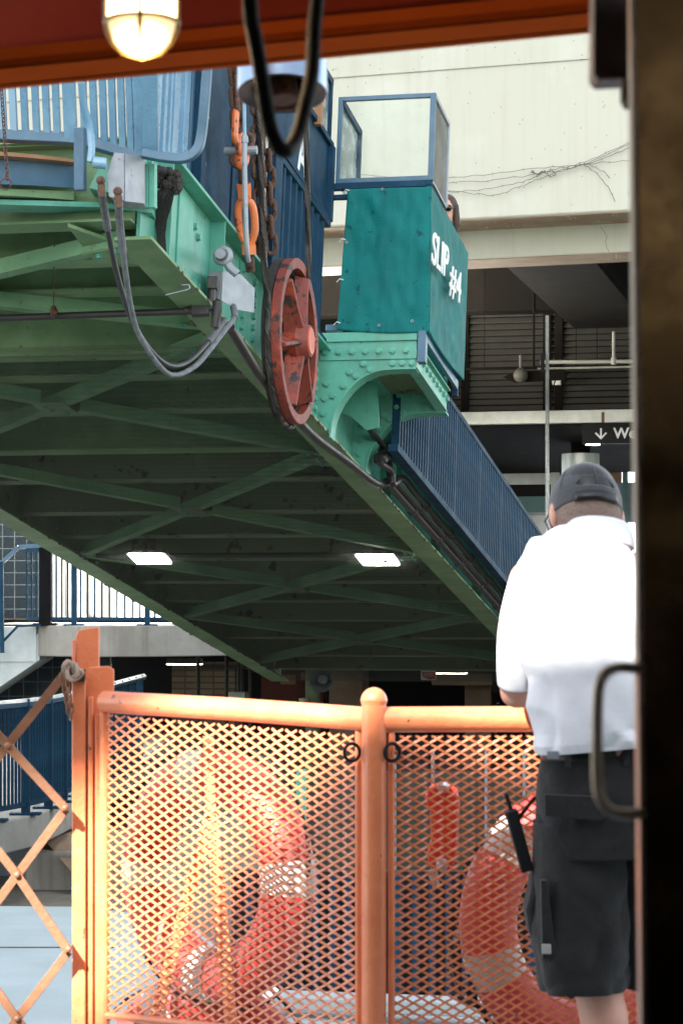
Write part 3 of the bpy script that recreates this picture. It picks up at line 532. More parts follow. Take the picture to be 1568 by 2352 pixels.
for k, (xa, ya, xb, yb) in enumerate(((590, 240, 596, 570), (616, 330, 622, 560))):
    c = thing('lifting_chain', ['heavy rusty chain hanging just left of the wire rope, the longer one', 'heavy rusty chain hanging just right of the wire rope, the shorter one'][k], 'chain', PU(xb, yb), BR, 'rusty chains by the wire rope')
    a, b = PU(xa, ya, .1), PU(xb, yb, .1); n = int((b - a).length / .098) + 1
    for i in range(n):
        p = a.lerp(b, i / (n - 1)); put('chain_link', big, c, mat=Matrix.Translation(p) @ (rigrot(b - a, pi / 2 * (i % 2) + .5)).to_4x4())
def rope(name, lab, pts_, r=.02):
    t_ = thing(name, lab, 'wire rope', pts_[-1], BR, 'wire ropes over the sheave'); pts_ = [V(p) for p in pts_]; mb = MB(); mb.tube(pts_, r * .62, 8)
    L = [0]
    for a, b in zip(pts_, pts_[1:]): L.append(L[-1] + (b - a).length)
    n = int(L[-1] / .014); cen = []
    j = 0
    for i in range(n + 1):
        d = L[-1] * i / n
        while j < len(L) - 2 and L[j + 1] < d: j += 1
        cen.append((pts_[j].lerp(pts_[j + 1], (d - L[j]) / max(1e-6, L[j + 1] - L[j])), (pts_[j + 1] - pts_[j]).normalized(), d))
    for st in range(6):
        pth = []
        for c, d, l_ in cen:
            x = d.cross(V((0, 1, .01))).normalized(); y = d.cross(x); a = l_ / .16 * 2 * pi + st * pi / 3; pth.append(c + (x * cos(a) + y * sin(a)) * r * .6)
        mb.tube(pth, r * .42, 5)
    mb.build('strands', M['rope'], t_); return t_
wc = V((-1.42, .26, .19)); WR = .53
def circ(a0, a1, r, u, n=28): return [V((wc.x + r * cos(radians(a0 + (a1 - a0) * i / n)), u, wc.z + r * sin(radians(a0 + (a1 - a0) * i / n)))) for i in range(n + 1)]
tl_ = V((wc.x - WR - .01, .215, wc.z + .05))
rope('wire_rope', 'greasy wire rope dropping past the chains onto the left side of the red wheel', [PU(592, 200, .215), PU(600, 420, .215), PU(606, 600, .215)] + circ(172, 290, WR + .015, .215), .022)
rope('wire_rope', 'steel wire rope rising right of the red wheel past the letter A', [PU(703, 270, .3), PU(706, 450, .3), PU(709, 640, .3)], .02)
whl = thing('cable_pulley', 'large worn orange red six spoke sheave wheel with greasy rope groove', 'sheave wheel', (wc.x, wc.y, wc.z - WR), BR)
RY = Matrix.Rotation(-pi / 2, 3, 'X')   # local z -> +y (u)
prof = [(.47, -.028), (.53, -.032), (.535, -.028), (.535, .028), (.53, .032), (.47, .028)]
mb = MB(); rings = []
N_ = 48
for i in range(N_):
    a = 2 * pi * i / N_; rings.append([wc + RY @ V((r * cos(a), r * sin(a), z)) for r, z in prof])
mb.ring(rings, closed=True); mb.build('rim', M['hub'], whl, smooth=40)
rings = [[wc + RY @ V((r * cos(2 * pi * i / N_), r * sin(2 * pi * i / N_), z)) for r, z in ((.49, -.031), (.53, -.036), (.54, -.09), (.50, -.10), (.46, -.09), (.45, -.031))] for i in range(N_)]
MB().ring(rings, closed=True).build('rope_groove', M['grime'], whl)
for i in range(6):
    a = radians(18 + 60 * i); d = V((cos(a), 0, sin(a))); q = V((-sin(a), 0, cos(a)))
    mb = MB(); A = wc + d * .09; B = wc + d * .46
    rings = []
    for t_, wd, th in ((0, .07, .05), (.5, .042, .04), (1, .06, .035)):
        c = A.lerp(B, t_); rings.append([c + q * wd + V((0, -th, 0)), c + q * wd * .5 + V((0, th * .2, 0)), c + q * .012 + V((0, th * 1.5, 0)), c - q * .012 + V((0, th * 1.5, 0)), c - q * wd * .5 + V((0, th * .2, 0)), c - q * wd + V((0, -th, 0))])
    mb.ring(rings); mb.build('spoke', M['hub'], whl, smooth=30, bevel=.006)
mb = MB(); mb.lathe([(.13, -.08), (.13, .03), (.115, .05), (.105, .10), (.1, .105)], wc, RY, 28); mb.build('hub', M['hub'], whl)
MB().lathe([(.085, .10), (.09, .106), (.085, .112), (.0, .114)], wc, RY, 28).build('hub_cap', mat('clean_red_hub_paint', (.62, .10, .04), .4, bump=.2), whl)
# blue feed conduit in front of turnbuckle
cc = thing('riser_conduit', 'thin grey blue conduit rising in front of the turnbuckle', 'conduit', PU(570, 600, .3), BR)
MB().tube([PU(559, 100, .3), PU(562, 310, .3)], .011, 8).build('upper_pipe', M['lblue'], cc); MB().tube(smoothp([PU(562, 310, .3), PU(562, 400, .3), PU(566, 560, .3), PU(571, 600, .3)]), .016, 8).build('lower_pipe', M['galv'], cc); MB().cyl(PU(562, 314, .3), PU(562, 328, .3), .021, n=10).build('coupling', M['galv'], cc)
# lights under the bridge
for k, cs in enumerate((((295, 1275), (375, 1275), (393, 1295), (315, 1295)), ((817, 1277), (900, 1277), (916, 1299), (835, 1299)))):
    c4 = [H(x, y, 2, -.02) for x, y in cs]
    l_ = thing('bridge_light', ['flat square lit panel lamp under the bridge, the left one of the pair', 'flat square lit panel lamp under the bridge, the right one of the pair'][k], 'lamp', sum(c4, V()) / 4 + V((0, 0, .05)), BR, 'square lamps under the bridge')
    MB().prism(c4, (0, 0, .012)).build('diffuser', M['led'], l_)
    ctr = sum(c4, V()) / 4; MB().prism([ctr + (p - ctr) * 1.14 + V((0, 0, .013)) for p in c4], (0, 0, .03)).build('housing', M['conduit'], l_)
    MB().cyl(ctr + V((0, 0, .043)), ctr + V((0, 0, .2)), .05, n=12).build('mount', M['rust'], l_)
# ================================================================== TERMINAL (world frame, turned axes)
th = V((.947, -.322, 0)).normalized(); dh = V((-th.y, th.x, 0))
t2 = V((.976, -.2165, 0)).normalized(); d2 = V((-t2.y, t2.x, 0))
def TF(o, x=th, y=dh): return Matrix(((x.x, y.x, 0, o[0]), (x.y, y.y, 0, o[1]), (0, 0, 1, o[2]), (0, 0, 0, 1)))
A0 = Q(1250, 490, 32); FA = TF((A0.x, A0.y, 0)); FB = TF((A0.x, A0.y, 0), t2, d2)
za = 6.62
ft = thing('concrete_viaduct', 'cream painted concrete parapet beam of the upper level behind the bridge', 'viaduct', (0, 0, 5), FA)
MB().b2((-16, 0, za), (9, .9, 13)).build('upper_parapet', M['cream'], ft, bevel=.03)
MB().b2((-16, -.022, za + 2.02), (9, .0, 13)).build('upper_band', M['cream'], ft, bevel=.03)
MB().b2((-16, .9, za - .40), (9, 1.75, za + .3)).build('lower_fascia', M['cream'], ft, bevel=.02)
MB().b2((-16, .02, za - .012), (9, .9, za)).build('beam_soffit', M['brownconc'], ft); MB().b2((-16, .92, za - .412), (9, 1.75, za - .4)).build('beam_soffit', M['brownconc'], ft)
mb = MB()
for x in (-.9, .3, 1.1, 1.3, 2.35, -2.2, .75, 1.8): mb.cyl((x, .95, za - .4), (x, .95, za - .4 - random.uniform(.04, .16)), .008, .002, 5)
for i in range(60):
    x = random.uniform(-2.5, 3.3); mb.box((x, random.uniform(.1, .8), za - .014), (.02, .03, .01))
mb.build('lime_drip', M['band'], ft)
mb = MB()
def crack(x, z, n, y, dx, dz, r=.006):
    p = V((x, y, z)); pts = [p]
    for i in range(n): p = p + V((dx + random.uniform(-.05, .05), 0, dz + random.uniform(-.05, .05))); pts.append(p)
    mb.tube(pts, r, 4)
for x in (-6.2, -2.6, 1.0, 4.6): mb.b2((x, -.0245, za + .0), (x + .012, -.0005, za + 2.02)) if 0 else None
crack(-1.55, za - .08, 6, .9, .0, -.05, .0035); crack(.55, za - .05, 5, .9, .02, -.05, .0035); crack(1.9, za + 1.3, 6, 0, .05, -.03, .0025)
for i in range(150):
    x = random.gauss(1.9, .3); z = za - .12 + random.uniform(-.06, .2) * .6; mb.box((x, .899, z), (.012, .006, .012))
for i in range(60): x = random.gauss(-3.4, .14); z = random.gauss(za + 2.2, .13); mb.box((x, -.023, z), (.016, .006, .016))
for i in range(120): x = random.uniform(-3.5, 3.3); z = random.uniform(za + .1, za + 2.5); mb.box((x, -.001 - (.023 if z > za + 2.02 else 0), z), (.009, .006, .012))
mb.build('cracks_and_pits', M['stain'], ft)
# old wires along the fascia
wi = thing('sagging_wires', 'tangle of thin old wires sagging across the cream concrete', 'wires', (0, -.1, 8), FA)
def FP(x, y, off=-.06):
    r = FA.to_3x3().inverted() @ V(((x - CX) / F, 1, (HY - y) / F)); c = FA.inverted() @ V((0, 0, CZ)); return c + r * ((off - c.y) / r.y)
mb = MB()
for k, pts_ in enumerate((((760, 415), (1040, 408), (1200, 390), (1330, 378), (1450, 368)), ((760, 430), (1040, 420), (1180, 408), (1330, 380), (1445, 330)), ((760, 395), (900, 410), (1000, 438), (1100, 436), (1200, 418), (1260, 392), (1330, 376), (1440, 330)), ((780, 420), (1040, 440), (1130, 448), (1190, 430), (1240, 410), (1300, 390), (1380, 365), (1445, 340)), ((1340, 378), (1370, 400), (1395, 430), (1410, 460)), ((1300, 385), (1345, 378), (1385, 395), (1398, 410)), ((1250, 395), (1262, 405), (1275, 400), (1262, 388)))):
    P_ = smoothp([FP(x, y) for x, y in pts_], 8); P_ = [p + V((0, random.uniform(-.01, .01), random.uniform(-.012, .012))) for p in P_]; mb.tube(P_, .0042, 4)
    for p in P_[::4]: mb.bar(p + V((0, 0, .015)), p + V((.01, 0, -.015)), .004, .004)
for i in range(5): p = FP(1235 + random.uniform(-22, 22), 398 + random.uniform(-7, 7)); mb.tube([p, p + V((random.uniform(-.15, .15), 0, random.uniform(-.06, .06)))], .008, 4)
mb.build('wire', M['stain'], wi)
# interior: ceiling, beams, louver wall, soffit
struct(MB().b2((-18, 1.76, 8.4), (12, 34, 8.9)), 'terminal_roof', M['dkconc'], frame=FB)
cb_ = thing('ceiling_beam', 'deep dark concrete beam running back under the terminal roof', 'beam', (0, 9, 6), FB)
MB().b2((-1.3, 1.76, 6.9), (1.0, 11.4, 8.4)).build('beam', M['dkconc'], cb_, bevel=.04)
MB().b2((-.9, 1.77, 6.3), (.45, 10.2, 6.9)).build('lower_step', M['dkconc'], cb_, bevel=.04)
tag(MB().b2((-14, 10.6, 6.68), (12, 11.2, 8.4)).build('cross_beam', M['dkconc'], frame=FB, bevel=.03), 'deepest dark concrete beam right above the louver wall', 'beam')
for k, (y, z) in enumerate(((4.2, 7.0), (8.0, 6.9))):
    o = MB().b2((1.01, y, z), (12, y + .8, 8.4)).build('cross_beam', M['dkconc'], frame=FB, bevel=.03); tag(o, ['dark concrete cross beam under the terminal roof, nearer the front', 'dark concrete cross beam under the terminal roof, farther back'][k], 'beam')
def TP(x, y, off, Fm=None):
    Fm = Fm or FB; r = Fm.to_3x3().inverted() @ V(((x - CX) / F, 1, (HY - y) / F)); c = Fm.inverted() @ V((0, 0, CZ)); return c + r * ((off - c.y) / r.y)
YL = 12.0
a = TP(1060, 948, YL); b = TP(1460, 948, YL); zt = a.z
lw = thing('louvered_wall', 'grey horizontal louver wall under the dark terminal roof', 'louvered wall', ((a.x + b.x) / 2, YL, zt), FB)
mb = MB(); zz = zt + .03
while zz < 8.3:
    mb.prism([(a.x - .2, YL, zz), (a.x - .2, YL + .1, zz + .09), (a.x - .2, YL + .12, zz + .085), (a.x - .2, YL + .02, zz - .01)], (b.x - a.x + 1.5, 0, 0)); zz += .115
mb.build('louver_blades', M['louver'], lw, smooth=0)
mb = MB()
for x in (1067, 1255, 1282): p = TP(x, 900, YL - .03); mb.b2((p.x - .07, YL - .05, zt), (p.x + .07, YL, 8.35))
mb.build('mullion', M['dkconc'], lw); MB().b2((a.x - .3, YL + .14, zt), (b.x + 1.4, YL + .2, 8.35)).build('backing', M['black'], lw)
o = MB().b2((a.x - .4, YL - .12, zt - .23), (b.x + 1.5, YL + .1, zt)).build('edge_beam', M['pale'], frame=FB, bevel=.01); tag(o, 'pale horizontal edge beam below the louver wall', 'beam')
zs = zt - .23
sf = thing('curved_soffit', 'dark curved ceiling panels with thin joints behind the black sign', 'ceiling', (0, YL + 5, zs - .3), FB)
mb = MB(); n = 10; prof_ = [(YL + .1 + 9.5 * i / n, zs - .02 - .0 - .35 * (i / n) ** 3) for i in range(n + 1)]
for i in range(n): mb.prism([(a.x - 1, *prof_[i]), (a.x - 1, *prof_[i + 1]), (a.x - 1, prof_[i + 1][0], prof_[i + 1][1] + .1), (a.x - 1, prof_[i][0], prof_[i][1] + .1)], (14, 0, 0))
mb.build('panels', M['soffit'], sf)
mb = MB()
for x in (-1.1, 0, 1.1, 2.2, 3.3):
    mb.tube([(x + .04 * i * (1 if x < 9 else 0) * 3, y, z - .004) for i, (y, z) in enumerate(prof_)], .012, 4)
mb.build('joint', M['black'], sf)
# far interior wall
YW = YL + 9.6
wl = thing('interior_wall', 'pale interior wall and window bay of the terminal behind the man', 'wall', (1, YW, 0), FB)
c = lambda x, y, o=YW: TP(x, y, o)
def rect(mb, x0, y0, x1, y1, off, th_=.1):
    p = c(x0, y0, off); q = c(x1, y1, off); return mb.b2((p.x, off, q.z), (q.x, off + th_, p.z))
rect(MB(), 1060, 1062, 1264, 1112, YW).build('upper_wall', M['pale'], wl)
rect(MB(), 1060, 1050, 1264, 1062, YW - .06).build('light_trough', M['galv'], wl)
rect(MB(), 1060, 1112, 1264, 1142, YW + .3).build('recess', M['soffit'], wl); rect(MB(), 1060, 1142, 1264, 1182, YW).build('green_glass_band', M['teal'], wl)
rect(MB(), 1060, 1182, 1264, 1420, YW + .1).build('lower_wall', M['pale2'], wl); rect(MB(), 1060, 1178, 1264, 1182, YW - .05).build('rail', M['galv'], wl); rect(MB(), 1208, 1198, 1212, 1420, YW - .0).build('trim', M['galv'], wl)
rect(MB(), 1264, 1048, 1283, 1300, YW - .1).build('white_jamb', M['pale2'], wl); rect(MB(), 1264, 1048, 1500, 1053, YW - .12).build('head_trim', M['pale2'], wl)
win = rect(MB(), 1283, 1053, 1500, 1420, YW + .5, .05).build('window', glow('daylit_window', (.75, .85, 1), 1.5), wl); mb = MB()
for x in (1283, 1378, 1428, 1434): rect(mb, x, 1053, x + 7, 1420, YW + .3, .05)
rect(mb, 1283, 1062, 1500, 1066, YW + .3, .05); mb.build('window_frame', M['teal'], wl)
rect(MB(), 1284, 1068, 1376, 1110, YW + .42, .04).build('orange_building_seen', M['wood'], wl); rect(MB(), 1386, 1068, 1427, 1110, YW + .42, .04).build('orange_building_seen', M['wood'], wl); rect(MB(), 1283, 1110, 1500, 1200, YW + .44, .04).build('blue_dusk_pane', M['bwall'], wl)
# round column
p = TP(1332, 1100, YL + 4.5); cl = thing('steel_clad_column', 'round steel clad column rising behind the mans cap', 'column', (p.x, p.y, -1), FB)
r_ = TP(1375, 1100, YL + 4.5).x - p.x; ztc = TP(1332, 1043, YL + 4.5).z
MB().cyl((p.x, p.y, -1), (p.x, p.y, ztc), r_, n=40).build('shaft', M['steel'], cl); MB().cyl((p.x, p.y, ztc), (p.x, p.y, zs), r_ * .5, n=20).build('neck', M['dkconc'], cl)
# hanging sign
sp_ = YL - .8; a_ = TP(1336, 972, sp_); b_ = TP(1336, 1020, sp_)
sn = thing('hanging_sign', 'black hanging sign with white down arrow and lettering starting We, cut off by the door', 'sign', (a_.x + .8, sp_, b_.z), FB)
MB().b2((a_.x, sp_, b_.z), (a_.x + 2.6, sp_ + .08, a_.z)).build('face', M['signb'], sn, bevel=.004)
MB().b2((a_.x + .34, sp_ + .02, a_.z), (a_.x + .39, sp_ + .06, zt - .1)).build('hanger', M['rust'], sn)
hgt = a_.z - b_.z; xc = TP(1379, 1000, sp_).x; zc = (a_.z + b_.z) / 2
mb = MB(); yy = sp_ - .006; mb.bar((xc, yy, zc + hgt * .24), (xc, yy, zc - hgt * .24), .03, .006, (0, 1, 0)); mb.bar((xc - hgt * .26, yy, zc + hgt * .02), (xc + .006, yy, zc - hgt * .26), .03, .007, (0, 1, 0)); mb.bar((xc + hgt * .26, yy, zc + hgt * .02), (xc - .006, yy, zc - hgt * .26), .03, .008, (0, 1, 0)); mb.build('arrow', M['signw'], sn)
text('lettering', 'We', .26, fr3((TP(1408, 1000, sp_).x, sp_ - .004, zc - .09), (1, 0, 0), (0, 0, 1)), M['signw'], sn, .002, 0, 1, bold=.006)
# lights in terminal
p = TP(1360, 1022, YL + 2.6); o = thing('downlight', 'small round white glowing downlight under the black sign', 'lamp', (p.x, p.y, p.z), FB); MB().cyl((p.x, p.y, p.z), (p.x, p.y, p.z + .08), .13, n=24).build('diffuser', M['led'], o); MB().cyl((p.x, p.y, p.z + .02), (p.x, p.y, zs), .14, n=24).build('housing', M['galv'], o)
p = TP(1432, 726, YL - 2.2); o = thing('flood_light', 'bright rectangular flood light high beside the door edge', 'lamp', (p.x, p.y, p.z), FB); MB().prism([(p.x - .1, p.y, p.z + .03), (p.x + .22, p.y, p.z + .03), (p.x + .22, p.y - .1, p.z - .02), (p.x - .08, p.y - .1, p.z - .02)], (0, 0, .02)).build('diffuser', M['led'], o); MB().b2((p.x - .1, p.y, p.z + .03), (p.x + .22, p.y + .1, p.z + .1)).build('housing', M['galv'], o)
# pole
p = TP(1256, 900, 9.0); pb = TP(1256, 1255, 9.0); ptp = TP(1256, 725, 9.0)
po = thing('slim_pole', 'slim dark pole with blistered paint standing at the end of the blue railing', 'pole', (p.x, 9, -1), FB); MB().b2((p.x - .028, 8.97, pb.z - .4), (p.x + .028, 9.03, ptp.z)).build('shaft', mat('blistered_dark_paint', (.018, .03, .036), .3, col2=(.10, .11, .11), amt=.7, scale=30, bump=1, bscale=40), po)
q = TP(1246, 855, 9.0); MB().b2((q.x - .03, 8.93, q.z), (q.x + .03, 8.97, q.z + .3)).build('bracket', M['black'], po)
# pipes
pi_ = thing('sprinkler_pipe', 'pale horizontal sprinkler pipe with one riser in front of the louvers', 'pipe', (4, 10.5, 5), FB)
mb = MB(); a1, b1 = TP(1240, 832, 10.5), TP(1480, 830, 10.5); mb.cyl(a1, b1, .035, n=10); mb.cyl(TP(1233, 847, 10.5), TP(1480, 842, 10.5), .018, n=8); mb.build('pipe', M['louver2'], pi_)
a1 = TP(1408, 830, 10.5); mb = MB(); mb.cyl(a1, (a1.x, 10.5, TP(1408, 762, 10.5).z), .028, n=10); mb.cyl((a1.x, 10.5, a1.z - .06), (a1.x, 10.5, a1.z + .06), .05, n=10); mb.build('riser', M['louver2'], pi_)
mb = MB()
for x in (1112, 1370, 1322): q = TP(x, 845, 10.6); mb.cyl(q, (q.x, 10.6, 8.4), .008, n=5)
mb.cyl(TP(1070, 848, 10.6), TP(1240, 845, 10.6), .025, n=8); mb.cyl(TP(1225, 845, 10.6), (TP(1225, 800, 10.6).x, 10.6, 8.4), .02, n=8); mb.build('hanger_rod', M['dkconc'], pi_)
hl = thing('bell_lamp', 'dim round lamp globe hanging below the concrete beam', 'lamp', TP(1194, 865, 10.2), FB); q = TP(1195, 862, 10.2); MB().sph(q, .13, 16, 10).build('globe', M['louver'], hl); MB().cyl(q + V((0, 0, .1)), q + V((0, 0, .35)), .03, n=10).build('stem', M['louver'], hl); q = TP(1180, 868, 10.3); MB().prism([q + V((-.2, 0, .02)), q + V((.05, 0, .12)), q + V((.9, 0, .12)), q + V((.9, 0, -.05)), q + V((0, 0, -.08))], (0, .1, 0)).build('bracket_arm', M['dkconc'], hl)
jb2 = thing('outlet_box', 'small pale outlet box with drooping cable on the louver wall', 'outlet box', TP(1277, 870, 11.6), FB); q = TP(1276, 866, 11.7); MB().b2((q.x - .06, 11.6, q.z - .15), (q.x + .09, 11.7, q.z + .1)).build('box', M['pale'], jb2); MB().tube(smoothp([TP(1277, 862, 11.5), TP(1268, 900, 11.4), TP(1262, 940, 11.4)]), .012, 6).build('cable', M['black'], jb2)
# ---------------- lower interior under the bridge
FL = TF((0, 0, 0), t2, d2)
def LP(x, y, off): return TP(x, y, off, FL)
def lrect(x0, y0, x1, y1, off, th_=.1):
    p = LP(x0, y0, off); q = LP(x1, y1, off); return MB().b2((p.x, off, q.z), (q.x, off + th_, p.z))
struct(MB().b2((3.2, 12, -1.6), (3.5, 40, .85)), 'slip_light_blocker', M['dkconc'])  # unseen wall added to cut low side light under the bridge
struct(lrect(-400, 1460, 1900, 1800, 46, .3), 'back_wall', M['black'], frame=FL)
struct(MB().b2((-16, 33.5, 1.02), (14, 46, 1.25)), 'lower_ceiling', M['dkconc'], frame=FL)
o = lrect(560, 1510, 1250, 1538, 33.2, .4).build('hinge_beam', M['dkconc'], frame=FL, bevel=.02); tag(o, 'dark beam that carries the far end of the bridge', 'beam')
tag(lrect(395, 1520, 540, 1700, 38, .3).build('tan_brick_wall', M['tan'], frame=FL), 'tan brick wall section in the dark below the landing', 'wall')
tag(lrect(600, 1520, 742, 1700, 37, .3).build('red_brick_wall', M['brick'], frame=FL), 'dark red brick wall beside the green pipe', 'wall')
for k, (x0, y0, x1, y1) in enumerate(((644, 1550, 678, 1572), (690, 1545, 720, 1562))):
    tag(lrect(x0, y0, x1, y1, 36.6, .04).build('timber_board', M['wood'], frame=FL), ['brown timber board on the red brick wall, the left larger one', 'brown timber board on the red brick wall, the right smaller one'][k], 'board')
mb = MB()
for x in (455, 520, 548, 556, 575): p = LP(x, 1600, 36); mb.cyl((p.x, 36, -1), (p.x, 36, 1.0), .03, n=8)
p = LP(520, 1533, 36); q = LP(640, 1537, 36); mb.cyl((LP(463, 1532, 36).x, 36, p.z), (q.x, 36, p.z), .03, n=8); tag(mb.build('pipe_cluster', M['louver'], frame=FL), 'cluster of grey upright pipes beside the tan brick wall', 'pipes')
for k, (x0, y0, x1, y1) in enumerate(((524, 1590, 562, 1640), (686, 1604, 700, 1640))):
    tag(lrect(x0, y0, x1, y1, 35, .2).build('white_cabinet', M['pale'], frame=FL, bevel=.01), ['white cabinet below the landing, the larger left one', 'small white box left of the green pipe'][k], 'cabinet')
p = LP(718, 1600, 35.5); tag(MB().cyl((p.x, 35.5, -1), (p.x, 35.5, 1.0), .11, n=20).build('green_pipe', M['under'], frame=FL), 'fat dark green upright pipe left of the loudspeaker', 'pipe')
for k, (x0, x1, lab) in enumerate(((755, 832, 'brown concrete column behind the loudspeaker'), (1066, 1128, 'brown concrete column right of the ENTER sign'), (1205, 1235, 'brown concrete column by the parking sign'))):
    tag(lrect(x0, 1520, x1, 1800, 36 + k, .5).build('concrete_column', M['brownconc'], frame=FL, bevel=.02), lab, 'column')
tag(lrect(990, 1545, 1130, 1575, 36.5, 1).build('concrete_beam', M['brownconc'], frame=FL, bevel=.02), 'low brown beam joining the column behind the ENTER sign', 'beam')
spk = thing('loudspeaker', 'grey round horn loudspeaker under the far end of the bridge', 'loudspeaker', LP(742, 1562, 34.3), FL); q = LP(742, 1561, 34.3)
Rs = Matrix.Rotation(pi / 2, 3, 'X'); MB().lathe([(.175, .1), (.18, .11), (.17, .085), (.13, .0), (.07, -.08), (.06, -.15), (.0, -.15)], q, Rs, 32, cap=False).build('horn', M['galv'], spk); MB().lathe([(.0, .06), (.03, .06), (.07, .04), (.075, .0), (.05, -.08)], q, Rs, 20).build('centre_cone', M['galv'], spk); q2 = LP(712, 1542, 34.4); MB().b2((q2.x - .06, 34.4, q2.z - .02), (q2.x + .05, 34.46, q2.z + .05)).build('bracket', M['wood'], spk)
es = thing('enter_sign', 'small red and white ENTER sign hanging in the dark car entrance', 'sign', LP(985, 1560, 34.6), FL); yy = 34.6
pts_ = [(965, 1552), (968, 1645)]
p = LP(966, 1540, yy); q = LP(1000, 1562, yy); MB().b2((p.x, yy, q.z), (q.x, yy + .03, p.z)).build('board', M['pale'], es)
mb = MB(); mb.prism([(LP(x, y, yy).x, yy - .004, LP(x, y, yy).z) for x, y in ((967, 1543), (999, 1543), (999, 1560), (985, 1561), (972, 1556))], (0, .003, 0)); mb.build('red_field', M['signr'], es)
text('lettering', 'ENTER', .075, fr3((LP(973, 1555, yy).x, yy - .008, LP(973, 1554, yy).z), (1, 0, 0), (0, 0, 1)), M['band'], es, .001, 0, .62, bold=.002)
q = LP(985, 1538, yy); MB().cyl((q.x, yy, p.z), (q.x, yy, 1.02), .01, n=6).build('hanger', M['conduit'], es)
ps_ = thing('parking_sign', 'round white P parking symbol on a black hanging board', 'sign', LP(1191, 1545, 36), FL); q = LP(1191, 1544, 36)
mb = MB(); mb.torus((q.x, 35.96, q.z), .085, .007, Rs, N=32, n=6); mb.build('ring', M['signw'], ps_); text('letter', 'P', .13, fr3((q.x - .035, 35.95, q.z - .045), (1, 0, 0), (0, 0, 1)), M['signw'], ps_, .001, 0, 1, bold=.001); MB().b2((q.x - .4, 35.98, q.z - .3), (q.x + .25, 36.02, q.z + .2)).build('board', M['signb'], ps_)
for k, (x0, x1, y, off) in enumerate(((405, 478, 1624, 36.5), (1000, 1066, 1550, 35))):
    y = (1527, 1548)[k]; p = LP(x0 - 22 if k == 0 else x0, y, off); q = LP(x1 - 22 if k == 0 else x1, y, off)
    o = thing('strip_light', ['thin lit strip light under the concrete landing', 'thin lit strip light right of the ENTER sign'][k], 'lamp', p, FL); MB().b2((p.x, off, p.z), (q.x, off + .25, p.z + .015)).build('diffuser', M['dim'], o); MB().b2((p.x, off + .002, p.z + .016), (q.x, off + .25, p.z + .1)).build('housing', M['conduit'], o)
tv = thing('parked_vehicle', 'dark parked vehicle with glinting lights at the back of the car entrance', 'vehicle', LP(1190, 1640, 44), FL)
p = LP(1130, 1600, 44); mb = MB(); prof_ = [(0, -.6), (0, .1), (.3, .25), (.8, .75), (1.9, .75), (2.1, .2), (2.1, -.6)]
mb.prism([(p.x + x, 42.5, -.1 + z) for x, z in prof_], (0, 1.6, 0)); mb.build('body', M['black'], tv, bevel=.05)
mb = MB()
for i in range(22): mb.box((p.x + random.uniform(0, 1.0), 42.48, random.uniform(-.35, .35)), (random.uniform(.02, .09), .01, .015))
mb.build('trim_glint', M['chrome'], tv)
# ---------------- left landing with stairs
YP = 31.
def WP(x, y, D): return Q(x, y, D)
ld = thing('concrete_landing', 'curved grey concrete landing slab left of the bridge', 'landing', (-3, YP, 1), W)
zt_ = 1.2
top = [(-40, 33.0), (60, 31.6), (150, 31.0), (260, 30.8), (380, 31.0), (520, 31.6), (700, 33), (900, 36)]
tp = [V(((x - CX) / F * D, D, 0)) for x, D in top]; tp[0] = V(((58 - CX) / F * 31.6, 31.6, 0)); tp[1] = V(((60 - CX) / F * 31.5, 31.5, 0))
ctr_ = smoothp(tp[1:], 6)
poly = [(p.x, p.y, zt_ - .40) for p in ctr_] + [(ctr_[-1].x, 44, zt_ - .40), (ctr_[0].x, 44, zt_ - .40)]
MB().prism(poly, (0, 0, .40)).build('slab', M['conc'], ld, smooth=40, bevel=.015)
lr = thing('landing_railing', 'navy railing around the edge of the concrete landing', 'railing', (-2.5, 31, zt_), W)
RH = .98
cr_ = [p + V((0, .12, 0)) for p in ctr_]
MB().tube([p + V((0, 0, zt_ + .085)) for p in cr_], .03, 4).build('bottom_rail', M['blue'], lr); MB().tube([p + V((0, 0, zt_ + RH)) for p in cr_], .035, 4).build('top_rail', M['blue'], lr)
L_ = 0; pks = []; nxt = 0; pst = []
for a, b in zip(cr_, cr_[1:]):
    seg = (b - a).length
    while nxt <= L_ + seg and nxt < 4.2: pks.append(a.lerp(b, (nxt - L_) / seg) + V((0, 0, zt_))); nxt += .098
    L_ += seg
copies('picket', MB().b2((-.011, -.011, .1), (.011, .011, RH)).mesh('picket', M['blue']), lr, [p for i, p in enumerate(pks) if i % 10 != 9])
mp_ = MB(); mp_.b2((-.035, -.035, .004), (.035, .035, RH)); mp_.b2((-.13, -.07, .0), (.13, .07, .02)); copies('post', mp_.mesh('post', M['blue']), lr, [p for i, p in enumerate(pks) if i % 10 == 9])
p = WP(105, 1400, 31.3); bc = thing('black_column', 'square black steel column beside the stair railing', 'column', (p.x, p.y, zt_)); MB().b2((p.x - .075, p.y - .07, zt_), (p.x + .075, p.y + .07, 2.3)).build('shaft', M['black'], bc); MB().b2((p.x - .15, p.y - .12, zt_), (p.x + .15, p.y + .12, zt_ + .03)).build('base_plate', M['black'], bc)
st = thing('concrete_stair', 'pale concrete stair dropping to the left from the landing', 'stairs', (-4.3, 31.4, .2))
mb = MB(); x0 = ctr_[0].x; 
for k in range(6): mb.b2((x0 - .14 - .24 * (k + 1), 31.3, zt_ - .17 * (k + 1) - .3), (x0 - .24 * k + (.16 if k == 0 else -.1), 33, zt_ - .17 * k - .02))
mb.prism([(x0 + .2, 31.32, zt_ - .45), (x0 - 1.5, 31.32, zt_ - 1.6), (x0 - 1.5, 31.32, zt_ - 1.1), (x0 + .2, 31.32, zt_ - .1)], (0, 1.6, 0)); mb.build('steps', mat('pale_stair_concrete', (.5, .55, .53), .8, bump=.3), st)
